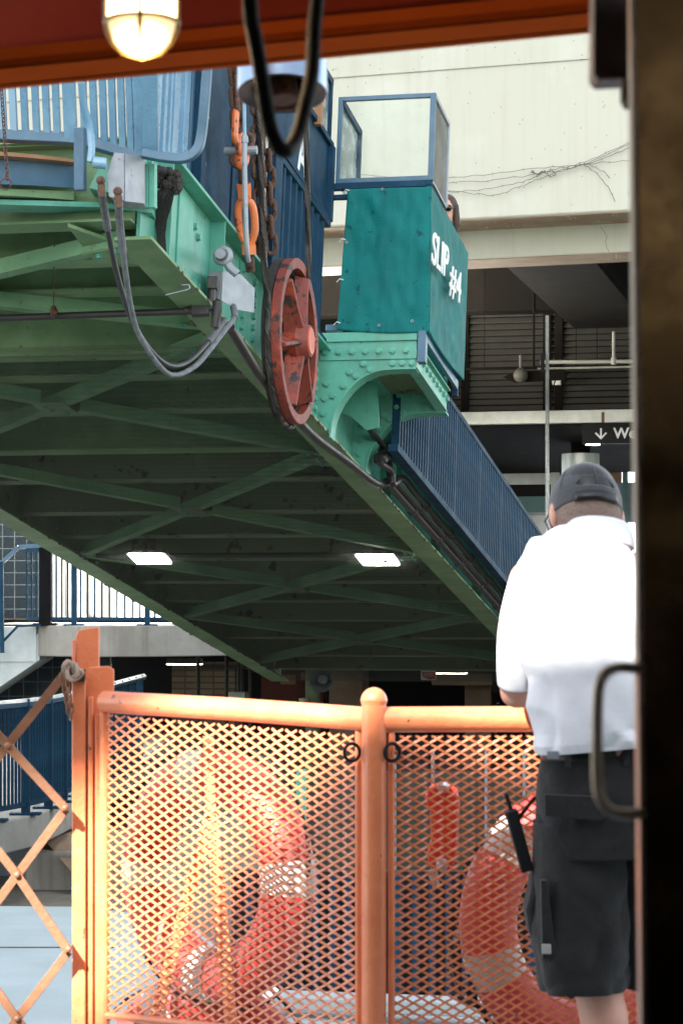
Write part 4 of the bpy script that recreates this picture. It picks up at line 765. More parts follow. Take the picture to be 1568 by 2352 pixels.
sr = thing('stair_railing', 'blue stair railing stepping down at the left edge', 'railing', (-4.2, 31.2, .9))
D_ = 31.15
mb = MB(); 
for a, b in (((95, 1253), (44, 1256)), ((44, 1256), (-40, 1335))): mb.bar(WP(*a, D_), WP(*b, D_), .05, .05)
mb.build('top_rail', M['mblue'], sr)
mb = MB()
for a, b in (((95, 1436), (42, 1438)), ((42, 1438), (-5, 1487)), ((-5, 1487), (-40, 1520))): mb.bar(WP(*a, D_), WP(*b, D_), .035, .03)
mb.build('bottom_rail', M['blue'], sr)
for k in range(13):
    x = 88 - k * 7.6; yt = 1256 if x > 44 else 1256 + (44 - x) * .94; yb = 1437 if x > 42 else 1438 + (42 - x) * 1.04
    MB().bar(WP(x, yt, D_), WP(x, yb, D_), .022, .022).build('picket', M['blue'], sr)
MB().bar(WP(4, 1290, D_ - .05), WP(6, 1500, D_ - .05), .06, .05).build('post', M['blue'], sr)
# wall, lit hall behind the landing
tag(MB().b2((-12, 40, 1.2), (-4.78, 40.2, 6)).build('tiled_wall', M['tile'], None, frame=W), 'dark glazed tile wall behind the stair railing', 'wall')
tag(MB().b2((-14, 33.5, -1.1), (-3.2, 33.7, .82)).build('tiled_wall', M['tile']), 'dark glazed tile wall below the concrete landing', 'wall')
hall = thing('lit_hall', 'bright white hall seen through the pickets of the landing railing', 'hall', (-3, 42, 1.2))
MB().b2((-5.3, 43.2, 1.2), (1.5, 43.4, 6)).build('back_wall', M['pale2'], hall); MB().b2((-4.77, 32.2, 1.202), (1.5, 43.2, 1.21)).build('floor', mat('polished_pale_floor', (.55, .54, .48), .25, bump=0), hall)
for x0, x1 in ((150, 176), (198, 226)): a, b = WP(x0, 1300, 42), WP(x1, 1300, 42); MB().b2((a.x, 41.9, 1.21), (b.x, 42.3, 5)).build('wall_pier', M['pale'], hall, bevel=.1)
a, b = WP(230, 1300, 41), WP(258, 1300, 41); MB().b2((a.x, 41, 1.21), (b.x, 41.4, 5)).build('grey_pier', M['conc'], hall)
a, b = WP(260, 1300, 43), WP(420, 1300, 43); MB().b2((a.x, 43, 1.9), (b.x, 43.1, 1.95)).build('window_rail', M['galv'], hall)
MB().b2((-4.6, 36, 5.0), (1.0, 42, 5.05)).build('ceiling_light', glow('hall_ceiling_light', (1, .97, .88), 9), hall)
# ---------------- lower left platform
D0 = 20.5
lp = thing('lower_platform', 'curved concrete dock platform at the lower left with a blue railing on it', 'platform', (-4, 22, -.4))
e = [WP(x, 1860 + dy, D) for x, dy, D in ((-160, 8, 19.9), (-60, 8, 20.3), (0, 4, 20.6), (60, -4, 21.1), (110, -14, 21.8), (165, -28, 22.8), (230, -50, 24.5), (330, -75, 27))]
zp = -.32; e = smoothp([V(((x - CX) / F * D, D, 0)) for x, D in ((-160, 19.6), (-60, 19.7), (0, 20.0), (60, 20.5), (110, 21.1), (165, 22.2), (230, 24), (330, 28))], 4)
off_ = V((.0, -.28, 0))
poly = [(p.x, p.y - .28, zp - .27) for p in e] + [(e[-1].x, 33, zp - .27), (-9, 33, zp - .27)]
MB().prism(poly, (0, 0, .27)).build('slab', mat('light_grey_concrete', (.42, .41, .37), .85, col2=(.28, .28, .25), amt=.6, scale=2, bump=.3), lp, smooth=40, bevel=.012)
plr = thing('platform_railing', 'navy blue railing along the curved lower platform', 'railing', (-4, 21, zp))
MB().tube([p + V((0, 0, zp + .95)) for p in e], .04, 6).build('top_rail', M['mblue'], plr); MB().tube([p + V((0, 0, zp + .09)) for p in e], .028, 4).build('bottom_rail', M['blue'], plr)
L_ = 0; nxt = 0; k = 0; A_ = []; B_ = []
for a, b in zip(e, e[1:]):
    seg = (b - a).length
    while nxt <= L_ + seg: (B_ if k % 9 == 8 else A_).append(a.lerp(b, (nxt - L_) / seg) + V((0, 0, zp))); nxt += .072; k += 1
    L_ += seg
copies('picket', MB().b2((-.011, -.011, .1), (.011, .011, .94)).mesh('picket', M['blue']), plr, A_[:99]); copies('post', mp_.mesh('post', M['blue']), plr, B_)
tag(MB().b2((-9, 22.4, -1.6), (-2.86, 22.6, zp - .27)).build('blue_grey_wall', M['bwall']), 'plain blue grey wall under the lower platform', 'wall')
pr = thing('concrete_pier', 'sloped stained concrete pier under the lower platform edge', 'pier', (-2.7, 21.5, -1.6)); a = WP(58, 1960, 21.3); b = WP(250, 1960, 21.3)
MB().prism([(a.x, 21.3, -1.7), (b.x, 21.3, -1.7), (b.x, 22.3, -1.7), (a.x, 22.3, -1.7)], (0, 0, .98)).build('block', M['conc'], pr, bevel=.03)
MB().prism([(a.x + .1, 21.7, zp - .3), (a.x + .45, 21.0, zp - .55), (a.x + 1.2, 21.0, -1.3), (a.x + 1.2, 22, -.6)], (0, .4, 0)).build('raker', M['brownconc'], pr)
# fender wall / rack seen through the mesh
fw = thing('slatted_fender', 'dark navy slatted fender rack at deck level seen through the gate mesh', 'fender', (.6, 13, -1))
MB().b2((-.6, 13.2, -1.2), (2.2, 13.3, .0)).build('backing', M['rubber'], fw)
copies('slat', MB().b2((-.018, -.03, -1.1), (.018, .03, -.02)).mesh('slat', M['blue']), fw, [(-.5 + .09 * i, 13.15, 0) for i in range(30)])
gp = thing('grey_dock_panel', 'plain grey green steel panel standing beyond the gate', 'panel', (.6, 16, -1)); MB().b2((-.25, 16, -1.2), (1.6, 16.08, .35)).build('panel', mat('grey_green_panel', (.06, .065, .052), .8, col2=(.035, .04, .03), gloss=.1), gp); MB().b2((-.30, 15.95, -1.2), (-.23, 16.05, .37)).build('pipe_edge', M['green'], gp)
mb = MB()
for x in (.35, .6, .95, 1.2): mb.cyl((x, 15.9, -.6), (x, 15.9, .5), .012, n=6)
mb.build('cable', M['galv'], gp)
# ================================================================== FERRY FOREGROUND
def XQ(x, y, D): return Q(x, y, D)
fb = thing('ceiling_beam', 'red orange steel beam crossing the top of the view', 'beam', (0, 3.8, 2.3))
zb = 2.3
nl, nr = XQ(-150, 160, 3.86), XQ(1500, 22, 3.42); fl, fr_ = XQ(-150, 221, 4.03), XQ(1500, 62, 3.55)
for p in (nl, nr, fl, fr_): p.z = zb
MB().prism([nl, nr, fr_, fl], (0, 0, .012)).build('flange', M['beam'], fb)
MB().prism([(nl.x, nl.y - .0, zb), (nr.x, nr.y - .0, zb), (nr.x, nr.y + .012, zb), (nl.x, nl.y + .012, zb)], (0, 0, .03)).build('flange_lip', M['beam'], fb)
m0 = nl.lerp(fl, .75); m1 = nr.lerp(fr_, .75)
MB().prism([m0, m1, m1 + V((0, .012, 0)), m0 + V((0, .012, 0))], (0, 0, .30)).build('web', mat('shaded_web_red_paint', (.40, .042, .010), .5, bump=.1, gloss=.2), fb)  # web red set darker than the flange to paint in its shade
# ferry roof over the camera: its outline shapes the patch of sun on the gate
mb = MB(); mb.prism([(-6, -.0, 2.61), (3.5, 0, 2.61), (3.5, 3.3, 2.61), (-.0, 3.72, 2.61), (-2.6, 3.93, 2.61), (-6, 3.93, 2.61)], (0, 0, .1)); mb.b2((-6, -5, 2.61), (.3, 0, 2.71)); mb.b2((1.7, -5, 2.61), (3.5, 0, 2.71)); mb.b2((.3, -5, 2.61), (1.7, -3.6, 2.71)); mb.b2((.3, -.9, 2.61), (1.7, 0, 2.71))  # opening behind the camera added to throw sky light on the door
struct(mb, 'ferry_ceiling', M['doorblk'])
UD = -sdir * 19
ud = thing('sun_mask', 'unseen plating of the ferry high above the camera, outside the view', 'deck', UD)
MB().prism([V(p) + UD for p in [(-1.5, 4.12, 2.82), (-1.0, 4.27, 2.82), (-.5, 4.08, 2.82), (0, 3.95, 2.82), (3.5, 3.5, 2.82), (3.5, 1, 2.82), (-6, 1, 2.82), (-6, 3.2, 2.82), (-2.3, 3.9, 2.82)]], (0, 0, .12)).build('masking', M['beam'], ud)  # unseen slab added up the sun direction, cuts the sun patch from below
fw_ = thing('ferry_bulkhead', 'dark painted bulkhead around the ferry passage where the camera stands', 'wall', (0, -5, 0))
for lo_, hi_ in (((-6.0, -5, 0), (-5.9, 3.1, 2.605)), ((3.4, -5, 0), (3.5, 3.1, 2.605)), ((-5.89, -5, 0), (3.39, -4.9, 2.605))): MB().b2(lo_, hi_).build('panel', M['doorblk'], fw_)
MB().prism([V(p) + UD for p in [(-4.5, 4.66, 2.8), (-1.9, 4.74, 2.8), (-1.25, 4.92, 2.8), (-.6, 4.70, 2.8), (-.2, 4.52, 2.8), (.6, 4.3, 2.8), (3, 4.0, 2.8), (3, 5.6, 2.8), (-4.5, 5.9, 2.8)]], (0, 0, .05)).build('upper_masking', M['beam'], ud)  # second added slab, cuts the top of the sun patch
# lamp
lm = thing('bulkhead_lamp', 'lit jelly jar lamp with brass guard hanging in front of the beam', 'lamp', XQ(325, 130, 3.0))
c0 = XQ(326, 60, 3.0); px = 3.0 / F
MB().lathe([(78 * px, 90 * px), (79 * px, 14 * px)], c0, None, 32, cap=False).build('glass_jar', M['lamp'], lm); MB().lathe([(79 * px, 14 * px), (76 * px, -5 * px), (64 * px, -36 * px), (44 * px, -56 * px), (20 * px, -65 * px), (0, -67 * px)], c0, None, 32, cap=False).build('glass_dome', glow('warm_dome_glow', (1, .70, .30), .16), lm)
MB().lathe([(84 * px, 90 * px), (92 * px, 90 * px), (92 * px, 130 * px), (84 * px, 130 * px)], c0, None, 32).build('collar', M['brassg'], lm)
mb = MB(); R84 = 83 * px
mb.torus(c0 + V((0, 0, 8 * px)), R84, 5.5 * px, None, N=36, n=6)
for k in range(4):
    a = pi / 4 * 0 + pi / 2 * k - pi / 2 + .03
    mb.tube([c0 + V((R84 * cos(a) * f, R84 * sin(a) * f, z * px)) for f, z in ((1, 95), (1.0, 10), (.97, -12), (.80, -42), (.5, -64), (0.05, -73))], 5 * px, 8)
mb.build('guard', M['brassg'], lm)
bl = bpy.data.lights.new('lamp_bulb', 'POINT'); bl.energy = 1.2; bl.color = (1, .7, .35); bl.shadow_soft_size = .03; lo = bpy.data.objects.new('lamp_bulb', bl); COL.objects.link(lo); lo.location = c0 + V((0, -.02, -90 * px)); lo.parent = lm; lo.matrix_parent_inverse = Matrix.Translation(-BASE[lm.name])
# chrome fitting + cable loop
cf = thing('chrome_fitting', 'open bottomed chrome cylinder fitting hanging below the beam', 'fitting', XQ(648, 200, 4.7))
px = 4.25 / F; c0 = XQ(648, 208, 4.25); R_ = Matrix.Rotation(radians(-14), 3, 'X')
MB().lathe([(99 * px, -8 * px), (103 * px, -8 * px), (103 * px, 66 * px), (99 * px, 66 * px), (30 * px, 80 * px), (16 * px, 84 * px), (16 * px, 190 * px)], c0, R_, 48, cap=False).build('shell', M['chrome'], cf)
mb = MB(); mb.lathe([(70 * px, 2 * px), (101 * px, -9 * px), (103 * px, -5 * px), (70 * px, 6 * px)], c0, R_, 48, cap=False); mb.build('rim_ring', M['conduit'], cf); MB().lathe([(72 * px, 0), (72 * px, 60 * px), (0, 60 * px)], c0, R_, 40, cap=False).build('inner_cup', M['black'], cf); mb = MB(); mb.lathe([(0, -25 * px), (34 * px, -25 * px), (38 * px, -5 * px), (30 * px, 50 * px)], c0, R_, 24); mb.torus(c0 + V((0, 0, -24 * px)), 42 * px, 6 * px, R_, N=24, n=6); mb.build('socket', M['rust'], cf)
cl_ = thing('cable_loop', 'thick black rubber cable drooping in a loop in front of the chrome fitting', 'cable', XQ(655, 350, 2.75))
MB().tube(smoothp([XQ(572, -60, 2.75), XQ(577, 40, 2.75), XQ(590, 110, 2.75), XQ(604, 200, 2.75), XQ(620, 290, 2.75), XQ(640, 338, 2.75), XQ(662, 345, 2.76), XQ(684, 312, 2.8), XQ(702, 240, 2.85), XQ(716, 170, 2.9), XQ(722, 60, 2.95), XQ(735, -60, 3)], 5), 18 * 2.75 / F, 14).build('cable', mat('dull_black_cable', (.014, .012, .012), .75, bump=.4, bscale=90), cl_)
# door
dr = thing('ferry_door', 'dark brown bronzed door edge filling the right side of the view', 'door', XQ(1560, 2000, 2.2))
D = 2.2
def slab(x0t, x1t, x0b, x1b, D, th_, m, nm, yt=-250, yb=2900, bev=0): MB().prism([XQ(x0t, yt, D), XQ(x1t, yt, D), XQ(x1b, yb, D), XQ(x0b, yb, D)], (0, th_, 0)).build(nm, m, dr, bevel=bev)
slab(1459, 1800, 1490, 1830, 2.2, .045, M['varnish'], 'panel'); slab(1446, 1457, 1478, 1488, 2.21, .03, M['edge'], 'edge_strip', bev=.001)
hd = MB(); hd.tube(smoothp([XQ(1470, 1537, 2.2), XQ(1432, 1533, 2.17), XQ(1408, 1536, 2.15), XQ(1385, 1552, 2.14), XQ(1373, 1590, 2.14), XQ(1370, 1700, 2.14), XQ(1371, 1800, 2.14), XQ(1382, 1842, 2.14), XQ(1404, 1864, 2.15), XQ(1435, 1870, 2.17), XQ(1470, 1868, 2.2)], 5), 13 * 2.14 / F, 16); hd.build('handle', M['brass'], dr)
bk = thing('mauve_block', 'rough mauve grey block hanging at the top right beside the door', 'block', XQ(1405, 180, 2.5)); MB().prism([XQ(1364, -150, 2.5), XQ(1362, 170, 2.5), XQ(1375, 184, 2.5), XQ(1448, 180, 2.5), XQ(1452, -150, 2.5)], (0, .05, 0)).build('block', M['mauve'], bk, bevel=.002); MB().prism([XQ(1430, 180, 2.48), XQ(1430, 222, 2.48), XQ(1440, 240, 2.48), XQ(1455, 240, 2.48), XQ(1455, 180, 2.48)], (0, .03, 0)).build('latch', M['rust'], bk, bevel=.002)
struct(MB().b2((-5, -5.5, .004), (4.5, 3.6, .012)), 'passage_floor', M['rubber'])
# ================================================================== GATE
gt = thing('mesh_gate', 'bright orange deck gate of pipe and expanded metal mesh with a ball topped centre post', 'gate', XQ(858, 2700, 6.2))
G0, G1, G2 = V((-.665, 6.8, 0)), V((.083, 6.2, 0)), V((1.5, 6.32, 0))
zA, zB = 1.45 - (1612 - HY) / F * 6.8, 1.45 - (1653 - HY) / F * 6.2
rr = 27 * 6.4 / F
P0 = V((G0.x, G0.y, zA)); P1 = V((G1.x, G1.y, zB)); P2 = V((G2.x, G2.y, zB + .0))
MB().tube([P0, P0.lerp(P1, .5) + V((0, 0, .003)), P1], rr, 24).build('top_rail', M['orange'], gt); MB().tube([P1, P2], rr * 1.06, 24).build('top_rail', M['orange'], gt)
mb = MB(); r6 = 30 * 6.2 / F; zt6 = 1.45 - (1612 - HY) / F * 6.2
mb.lathe([(r6 * .94, .1 - 0), (r6 * .94, zt6 - .0), (r6 * 1.03, zt6 + .002), (r6 * 1.03, zt6 + .006)], (G1.x, G1.y - .012, 0), None, 28); mb.sph((G1.x, G1.y - .012, zt6 + .004), r6 * 1.0, 28, 18); mb.build('centre_post', M['orange'], gt)
def meshpanel(a, b, z0a, z0b, z1a, z1b, px_, pz_, name='mesh_panel'):
    """expanded metal between verticals at a and b"""
    a = V(a); b = V(b); ax_ = (b - a); Wd = ax_.length; ux = ax_.normalized(); nrm = V((ux.y, -ux.x, 0)); mb = MB()
    def P(u, t): # u in [0,W], t in [0,1]
        k = u / Wd; lo = z0a + (z0b - z0a) * k; hi = z1a + (z1b - z1a) * k
        return a + ux * u + V((0, 0, lo + (hi - lo) * t))
    Hh = ((z1a - z0a) + (z1b - z0b)) / 2; nx = Wd / px_; nz = Hh / pz_
    for fam in (0, 1):
        k = -int(nz) - 2
        while k < nx + nz + 2:
            pts = []; 
            # line: u/px -/+ t*nz = k
            segs = 0; t0 = 0; 
            us = []
            for (u, t) in [(None, 0), (None, 1), (0, None), (Wd, None)]:
                if u is None: u = (k + t * nz) * px_ if fam == 0 else (k - t * nz) * px_
                else: t = (u / px_ - k) / nz if fam == 0 else (k - u / px_) / nz
                if -1e-6 <= t <= 1 + 1e-6 and -1e-6 <= u <= Wd + 1e-6: us.append((t, u))
            us = sorted(set((round(t, 5), round(u, 5)) for t, u in us))
            if len(us) >= 2 and us[-1][0] - us[0][0] > .004:
                (ta, ua), (tb_, ub) = us[0], us[-1]; n_ = max(1, int(round((tb_ - ta) * nz * 2)))
                prev = None; pts = []
                for i in range(n_ + 1):
                    f = i / n_; pts.append(P(ua + (ub - ua) * f, ta + (tb_ - ta) * f) + nrm * (.0018 if fam else -.0018) * (1 if i % 2 else -1))
                for p, q in zip(pts, pts[1:]): mb.bar(p - (q - p) * .04, q + (q - p) * .04, .0060, .0034, nrm if fam else (nrm + V((0, 0, .45))))
            k += 1
    return mb.build(name, M['orange'], gt, smooth=0)
zl = 1.45 - (1642 - HY) / F * 6.8; zr = 1.45 - (1690 - HY) / F * 6.25; zlb = 1.45 - (2332 - HY) / F * 6.8; zrb = .30
d01 = (G1 - G0).normalized()
meshpanel(G0 + d01 * .01, G1 - d01 * .055, zlb, zlb + .03, zl, zr, .048, .026)
meshpanel(G1 + V((.04, 0, 0)), G2, .30, .30, 1.45 - (1690 - HY) / F * 6.2, 1.45 - (1690 - HY) / F * 6.2, .041, .0238)
for g_, z_, r__ in ((G0, zA, .014), (G1 - d01 * .05, zB, .009), (G1 + V((.045, 0, 0)), zB, .009)): MB().tube([g_ + V((0, 0, .25)), g_ + V((0, 0, z_))], r__, 10).build('stile', M['orange'], gt)
MB().tube([V((G0.x, G0.y, zlb)), V((G1.x, G1.y, zlb + .03))], .012, 8).build('bottom_rail', M['orange'], gt); MB().tube([V((G1.x, G1.y, .30)), V((G2.x, G2.y, .30))], .012, 8).build('bottom_rail', M['orange'], gt)
for x in (808, 900): MB().torus(XQ(x, 1728, 6.17), 20 * 6.17 / F, 4.2 * 6.17 / F, Matrix.Rotation(.5, 3, 'Z') @ Rs, N=28, n=8).build('lift_ring', M['rubber'], gt)
mb = MB()
def VB(x0, x1, yt, yb, D, th_, m, nm, par, bev=.002): return MB().prism([XQ(x0, yt, D), XQ(x1, yt, D), XQ(x1, yb, D), XQ(x0, yb, D)], (0, th_, 0)).build(nm, m, par, bevel=bev)
gp_ = thing('gate_post', 'orange steel channel post with rounded top bar left of the mesh panels', 'post', XQ(205, 2700, 6.85))
MB().prism([XQ(175, 2900, 6.88), XQ(175, 1462, 6.88), XQ(180, 1449, 6.88), XQ(195, 1444, 6.88), XQ(228, 1440, 6.88), XQ(226, 2900, 6.88)], (0, .02, 0)).build('tall_bar', M['orange'], gp_, bevel=.002)
VB(166, 172, 1470, 2900, 6.86, .03, M['orange'], 'edge_flange', gp_)
MB().prism([XQ(198, 2900, 6.87), XQ(198, 1545, 6.87), XQ(202, 1533, 6.87), XQ(250, 1530, 6.87), XQ(262, 1538, 6.87), XQ(262, 1600, 6.87), XQ(240, 1602, 6.87), XQ(240, 2900, 6.87)], (0, .012, 0)).build('hinge_plate', M['orange'], gp_, bevel=.002)
VB(166, 197, 1560, 2900, 6.84, .03, M['orange'], 'channel_leg', gp_, .003); VB(203, 214, 1600, 2900, 6.84, .03, M['orange'], 'channel_leg', gp_, .003); VB(219, 236, 1640, 2900, 6.83, .03, M['orange'], 'channel_leg', gp_, .003)
gr_ = thing('rope_and_chain', 'knotted pale rope with a short rusty chain on the gate post hook', 'rope', XQ(165, 1600, 6.8))
mb = MB(); pts_ = [(172, 1545), (160, 1520), (148, 1528), (150, 1550), (166, 1556), (180, 1545), (172, 1525), (155, 1535), (160, 1560), (178, 1558), (190, 1545), (180, 1538)]; mb.tube(smoothp([XQ(x, y, 6.8 - .01 * (i % 3)) for i, (x, y) in enumerate(pts_)], 5), .0065, 8); mb.build('knot', mat('pale_rope', (.45, .36, .28), .9, bump=1, bscale=120), gr_)
lk2 = MB().torus((0, 0, 0), .009, .0036, None, .008, 14, 6).mesh('chain_link', M['scis'])
for i in range(8):
    p = XQ(148 + i * 2.2, 1556 + i * 12, 6.8); put('chain_link', lk2, gr_, mat=Matrix.Translation(p) @ (Matrix.Rotation(pi / 2, 3, 'X') @ Matrix.Rotation(pi / 2 * (i % 2) + .3, 3, 'Y')).to_4x4())
MB().bar(XQ(150, 1550, 6.83), XQ(196, 1552, 6.83), .02, .035).build('hook_plate', M['conduit'], gr_)
sc = thing('folding_gate', 'brown scissor lattice folding gate at the left edge', 'folding gate', XQ(20, 2500, 6.8))
segs = [((152, 1545), (18, 1712), 0), ((-60, 1625), (18, 1712), 1), ((18, 1712), (152, 1858), 1), ((18, 1712), (-60, 1812), 0), ((152, 1858), (40, 2010), 0), ((40, 2010), (-40, 2118), 0), ((-60, 1880), (40, 2010), 1), ((40, 2010), (158, 2185), 1), ((158, 2185), (40, 2340), 0), ((40, 2340), (-60, 2470), 0), ((-60, 2200), (40, 2340), 1), ((40, 2340), (158, 2500), 1)]
for a, b, k in segs: MB().bar(XQ(*a, 6.80 - .02 * k), XQ(*b, 6.80 - .02 * k), .008, 20 * 6.8 / F, (1, 0, 0) if False else XQ(b[0] + (b[1] - a[1]), b[1] - (b[0] - a[0]), 6.8) - XQ(*b, 6.8)).build('lattice_bar', M['scis'], sc, bevel=.001)
for x, y in ((18, 1712), (150, 1856), (40, 2010), (158, 2180), (40, 2340)): MB().sph(XQ(x, y, 6.77), (.009, .007, .009), 12, 8).build('pivot_rivet', M['scis'], sc)
# ================================================================== LIFE RINGS
def lifering(c, R1, r, yaw, lab, bands, tilt=0):
    t_ = thing('life_ring', lab, 'life ring', c - V((0, 0, R1 + r)), W, 'life rings behind the gate'); Rm = Matrix.Rotation(yaw, 3, 'Z') @ Matrix.Rotation(tilt, 3, 'X') @ Rs
    MB().torus(c, R1, r, Rm, N=64, n=22).build('ring', M['red'], t_)
    for a in bands:
        mb = MB(); rings = []
        for i in range(9):
            b = radians(a + (i - 4) * 2.0); ctr_ = V((R1 * cos(b), R1 * sin(b), 0)); d = V((cos(b), sin(b), 0)); rings.append([c + Rm @ (ctr_ + d * r * 1.02 * cos(2 * pi * k / 22) + V((0, 0, r * 1.02 * sin(2 * pi * k / 22)))) for k in range(22)])
        mb.ring(rings); mb.build('reflective_band', M['band'], t_)
    mb = MB()
    for k in range(4):
        a0 = radians(bands[k % len(bands)] if len(bands) > 3 else 45 + 90 * k); pts_ = []
        for i in range(11):
            b = a0 + pi / 2 * i / 10; rr_ = R1 + r * 1.0 + .035 * sin(pi * i / 10); pts_.append(c + Rm @ V((rr_ * cos(b), rr_ * sin(b), 0)))
        mb.tube(pts_, .006, 6)
    mb.build('grab_rope', M['rubber'], t_); return t_
cA = XQ(497, 2010, 7.0)
lifering(cA, .29, .078, radians(-43), 'red life ring standing upright behind the left mesh panel', (3, 100, 183, 265))
lifering(XQ(470, 2500, 7.15), .26, .075, radians(-20), 'red life ring low behind the left mesh panel, below the upright one', (118, 190, 280, 10))
lifering(XQ(1358, 2110, 6.75), .315, .08, radians(20), 'red life ring behind the right mesh panel, partly hidden by the man', (35, 140, 200, 320))
af = thing('rescue_stanchion', 'orange A shaped stanchion standing in front of the upright life ring', 'stanchion', XQ(440, 2500, 6.9))
mb = MB(); mb.bar(XQ(478, 1690, 6.82), XQ(486, 1880, 6.82), .03, .02, (0, 1, 0)); mb.bar(XQ(486, 1870, 6.82), XQ(545, 2500, 6.82), .036, .02, (0, 1, 0)); mb.bar(XQ(484, 1870, 6.84), XQ(335, 2420, 6.84), .034, .02, (0, 1, 0)); mb.build('frame', M['orange'], af, bevel=.002)
rd = thing('rescue_light', 'red plastic rescue float light with two round knobs behind the right mesh panel', 'float light', XQ(1010, 2010, 6.5))
mb = MB(); mb.prism([XQ(x, y, 6.5) for x, y in ((978, 1818), (1000, 1800), (1048, 1806), (1056, 1840), (1050, 1960), (1038, 2000), (985, 1995), (982, 1960), (990, 1930), (988, 1860), (978, 1850))], (0, .05, 0)); mb.build('body', M['redpl'], rd, bevel=.008)
for x, y in ((1017, 1808), (1015, 1985)): MB().sph(XQ(x, y, 6.48), (.017, .02, .017), 14, 10).build('knob', M['galv'], rd)
MB().cyl(XQ(992, 1998, 6.52), XQ(1002, 2040, 6.52), .014, .01, 12).build('white_tip', M['band'], rd)
cbl = thing('black_hose', 'thin black hose curling down behind the right mesh panel', 'hose', XQ(1060, 2300, 7)); MB().tube(smoothp([XQ(1060, 2130, 7), XQ(1036, 2180, 7), XQ(1034, 2240, 7), XQ(1055, 2290, 7), XQ(1100, 2312, 7), XQ(1130, 2330, 7)], 5), .009, 8).build('hose', M['rubber'], cbl)
ky = thing('deck_coaming', 'pale painted steel coaming strip on the deck behind the gate', 'coaming', XQ(900, 2320, 8.4)); a, b = XQ(640, 2296, 8.6), XQ(1160, 2316, 8.3); MB().bar(a, b, .14, .05).build('strip', M['deck'], ky, bevel=.006)
# ================================================================== OFF FRAME: unseen sun blocker added to put the slip in shade
hx, hy = sin(radians(SUN_AZ)), cos(radians(SUN_AZ))
tw = thing('sun_blocker', 'tall unseen concrete block added to keep the sun off the slip', 'sun blocker', (-40, -50, -1.6))
c = V((-hx * 45, -hy * 45, 0)); pg = V((-hy, hx, 0))
a = c + pg * 4.9; b = c + pg * 34
MB().prism([(a.x, a.y, -1.6), (b.x, b.y, -1.6), (b.x - hx * 14, b.y - hy * 14, -1.6), (a.x - hx * 14, a.y - hy * 14, -1.6)], (0, 0, 82)).build('wall', M['conc'], tw)
# ================================================================== PEOPLE
def person_body(name, par, build):
    mb = MB(); build(mb); o = mb.build(name, M['skin'], par, smooth=180)
    r = o.modifiers.new('remesh', 'REMESH'); r.mode = 'VOXEL'; r.voxel_size = .0065; r.use_smooth_shade = True
    s_ = o.modifiers.new('smooth', 'SMOOTH'); s_.factor = .5; s_.iterations = 4; return o
def hand(mb, wrist, fwd, side, nrm, curl=.6, thumb=1, s=1):
    """palm + five bent fingers: fwd finger direction, side towards the little finger, nrm palm facing"""
    wrist = V(wrist); fwd = V(fwd).normalized(); side = V(side).normalized(); nrm = V(nrm).normalized(); pc = wrist + fwd * .05 * s
    Rm = Matrix((side, fwd, nrm)).transposed(); mb.sph(pc, (.04 * s, .052 * s, .016 * s), 14, 10, Rm)
    for k, (o_, L_) in enumerate(((-.030, .072), (-.010, .08), (.010, .075), (.029, .058))):
        p = wrist + fwd * .09 * s + side * o_ * s; a = 0
        for j, f in enumerate((.45, .32, .23)):
            a += curl * (.5 if j == 0 else 1); d = fwd * cos(a) + nrm * sin(a); q = p + d * L_ * f * s; mb.cap(p, q, (.0092 - .001 * j) * s, (.0086 - .001 * j) * s, 8); p = q
    p = wrist + fwd * .03 * s - side * .032 * s; d = (fwd * .55 - side * .75 + nrm * .3).normalized(); q = p + d * .035 * s; mb.cap(p, q, .012 * s, .0105 * s, 8); d = (fwd * .8 - side * .3 + nrm * .5).normalized(); mb.cap(q, q + d * .03 * s, .0103 * s, .0085 * s, 8)
def head(mb, c, R, s=1):
    """c head centre, R columns: right, forward, up"""
    P = lambda x, y, z: c + R @ V((x, y, z)) * s
    mb.sph(P(0, -.008, .025), [v * s for v in (.077, .095, .095)], 20, 14, R); mb.sph(P(0, .022, -.045), [v * s for v in (.058, .065, .07)], 16, 12, R)
    mb.cap(P(0, .088, .012), P(0, .112, -.028), .009 * s, .014 * s, 10); mb.sph(P(0, .072, -.094), (.022 * s,) * 3, 12, 8)
    mb.cap(P(-.022, .088, -.060), P(.022, .088, -.060), .007 * s, .007 * s, 8); mb.cap(P(-.02, .088, -.070), P(.02, .088, -.070), .007 * s, .007 * s, 8)
    for e in (-1, 1):
        mb.cap(P(.018 * e, .092, .036), P(.045 * e, .082, .034), .009 * s, .007 * s, 8)
        mb.sph(P(.082 * e, -.012, -.012), [v * s for v in (.011, .02, .034)], 12, 10, R @ Matrix.Rotation(.25 * e, 3, 'Z'))
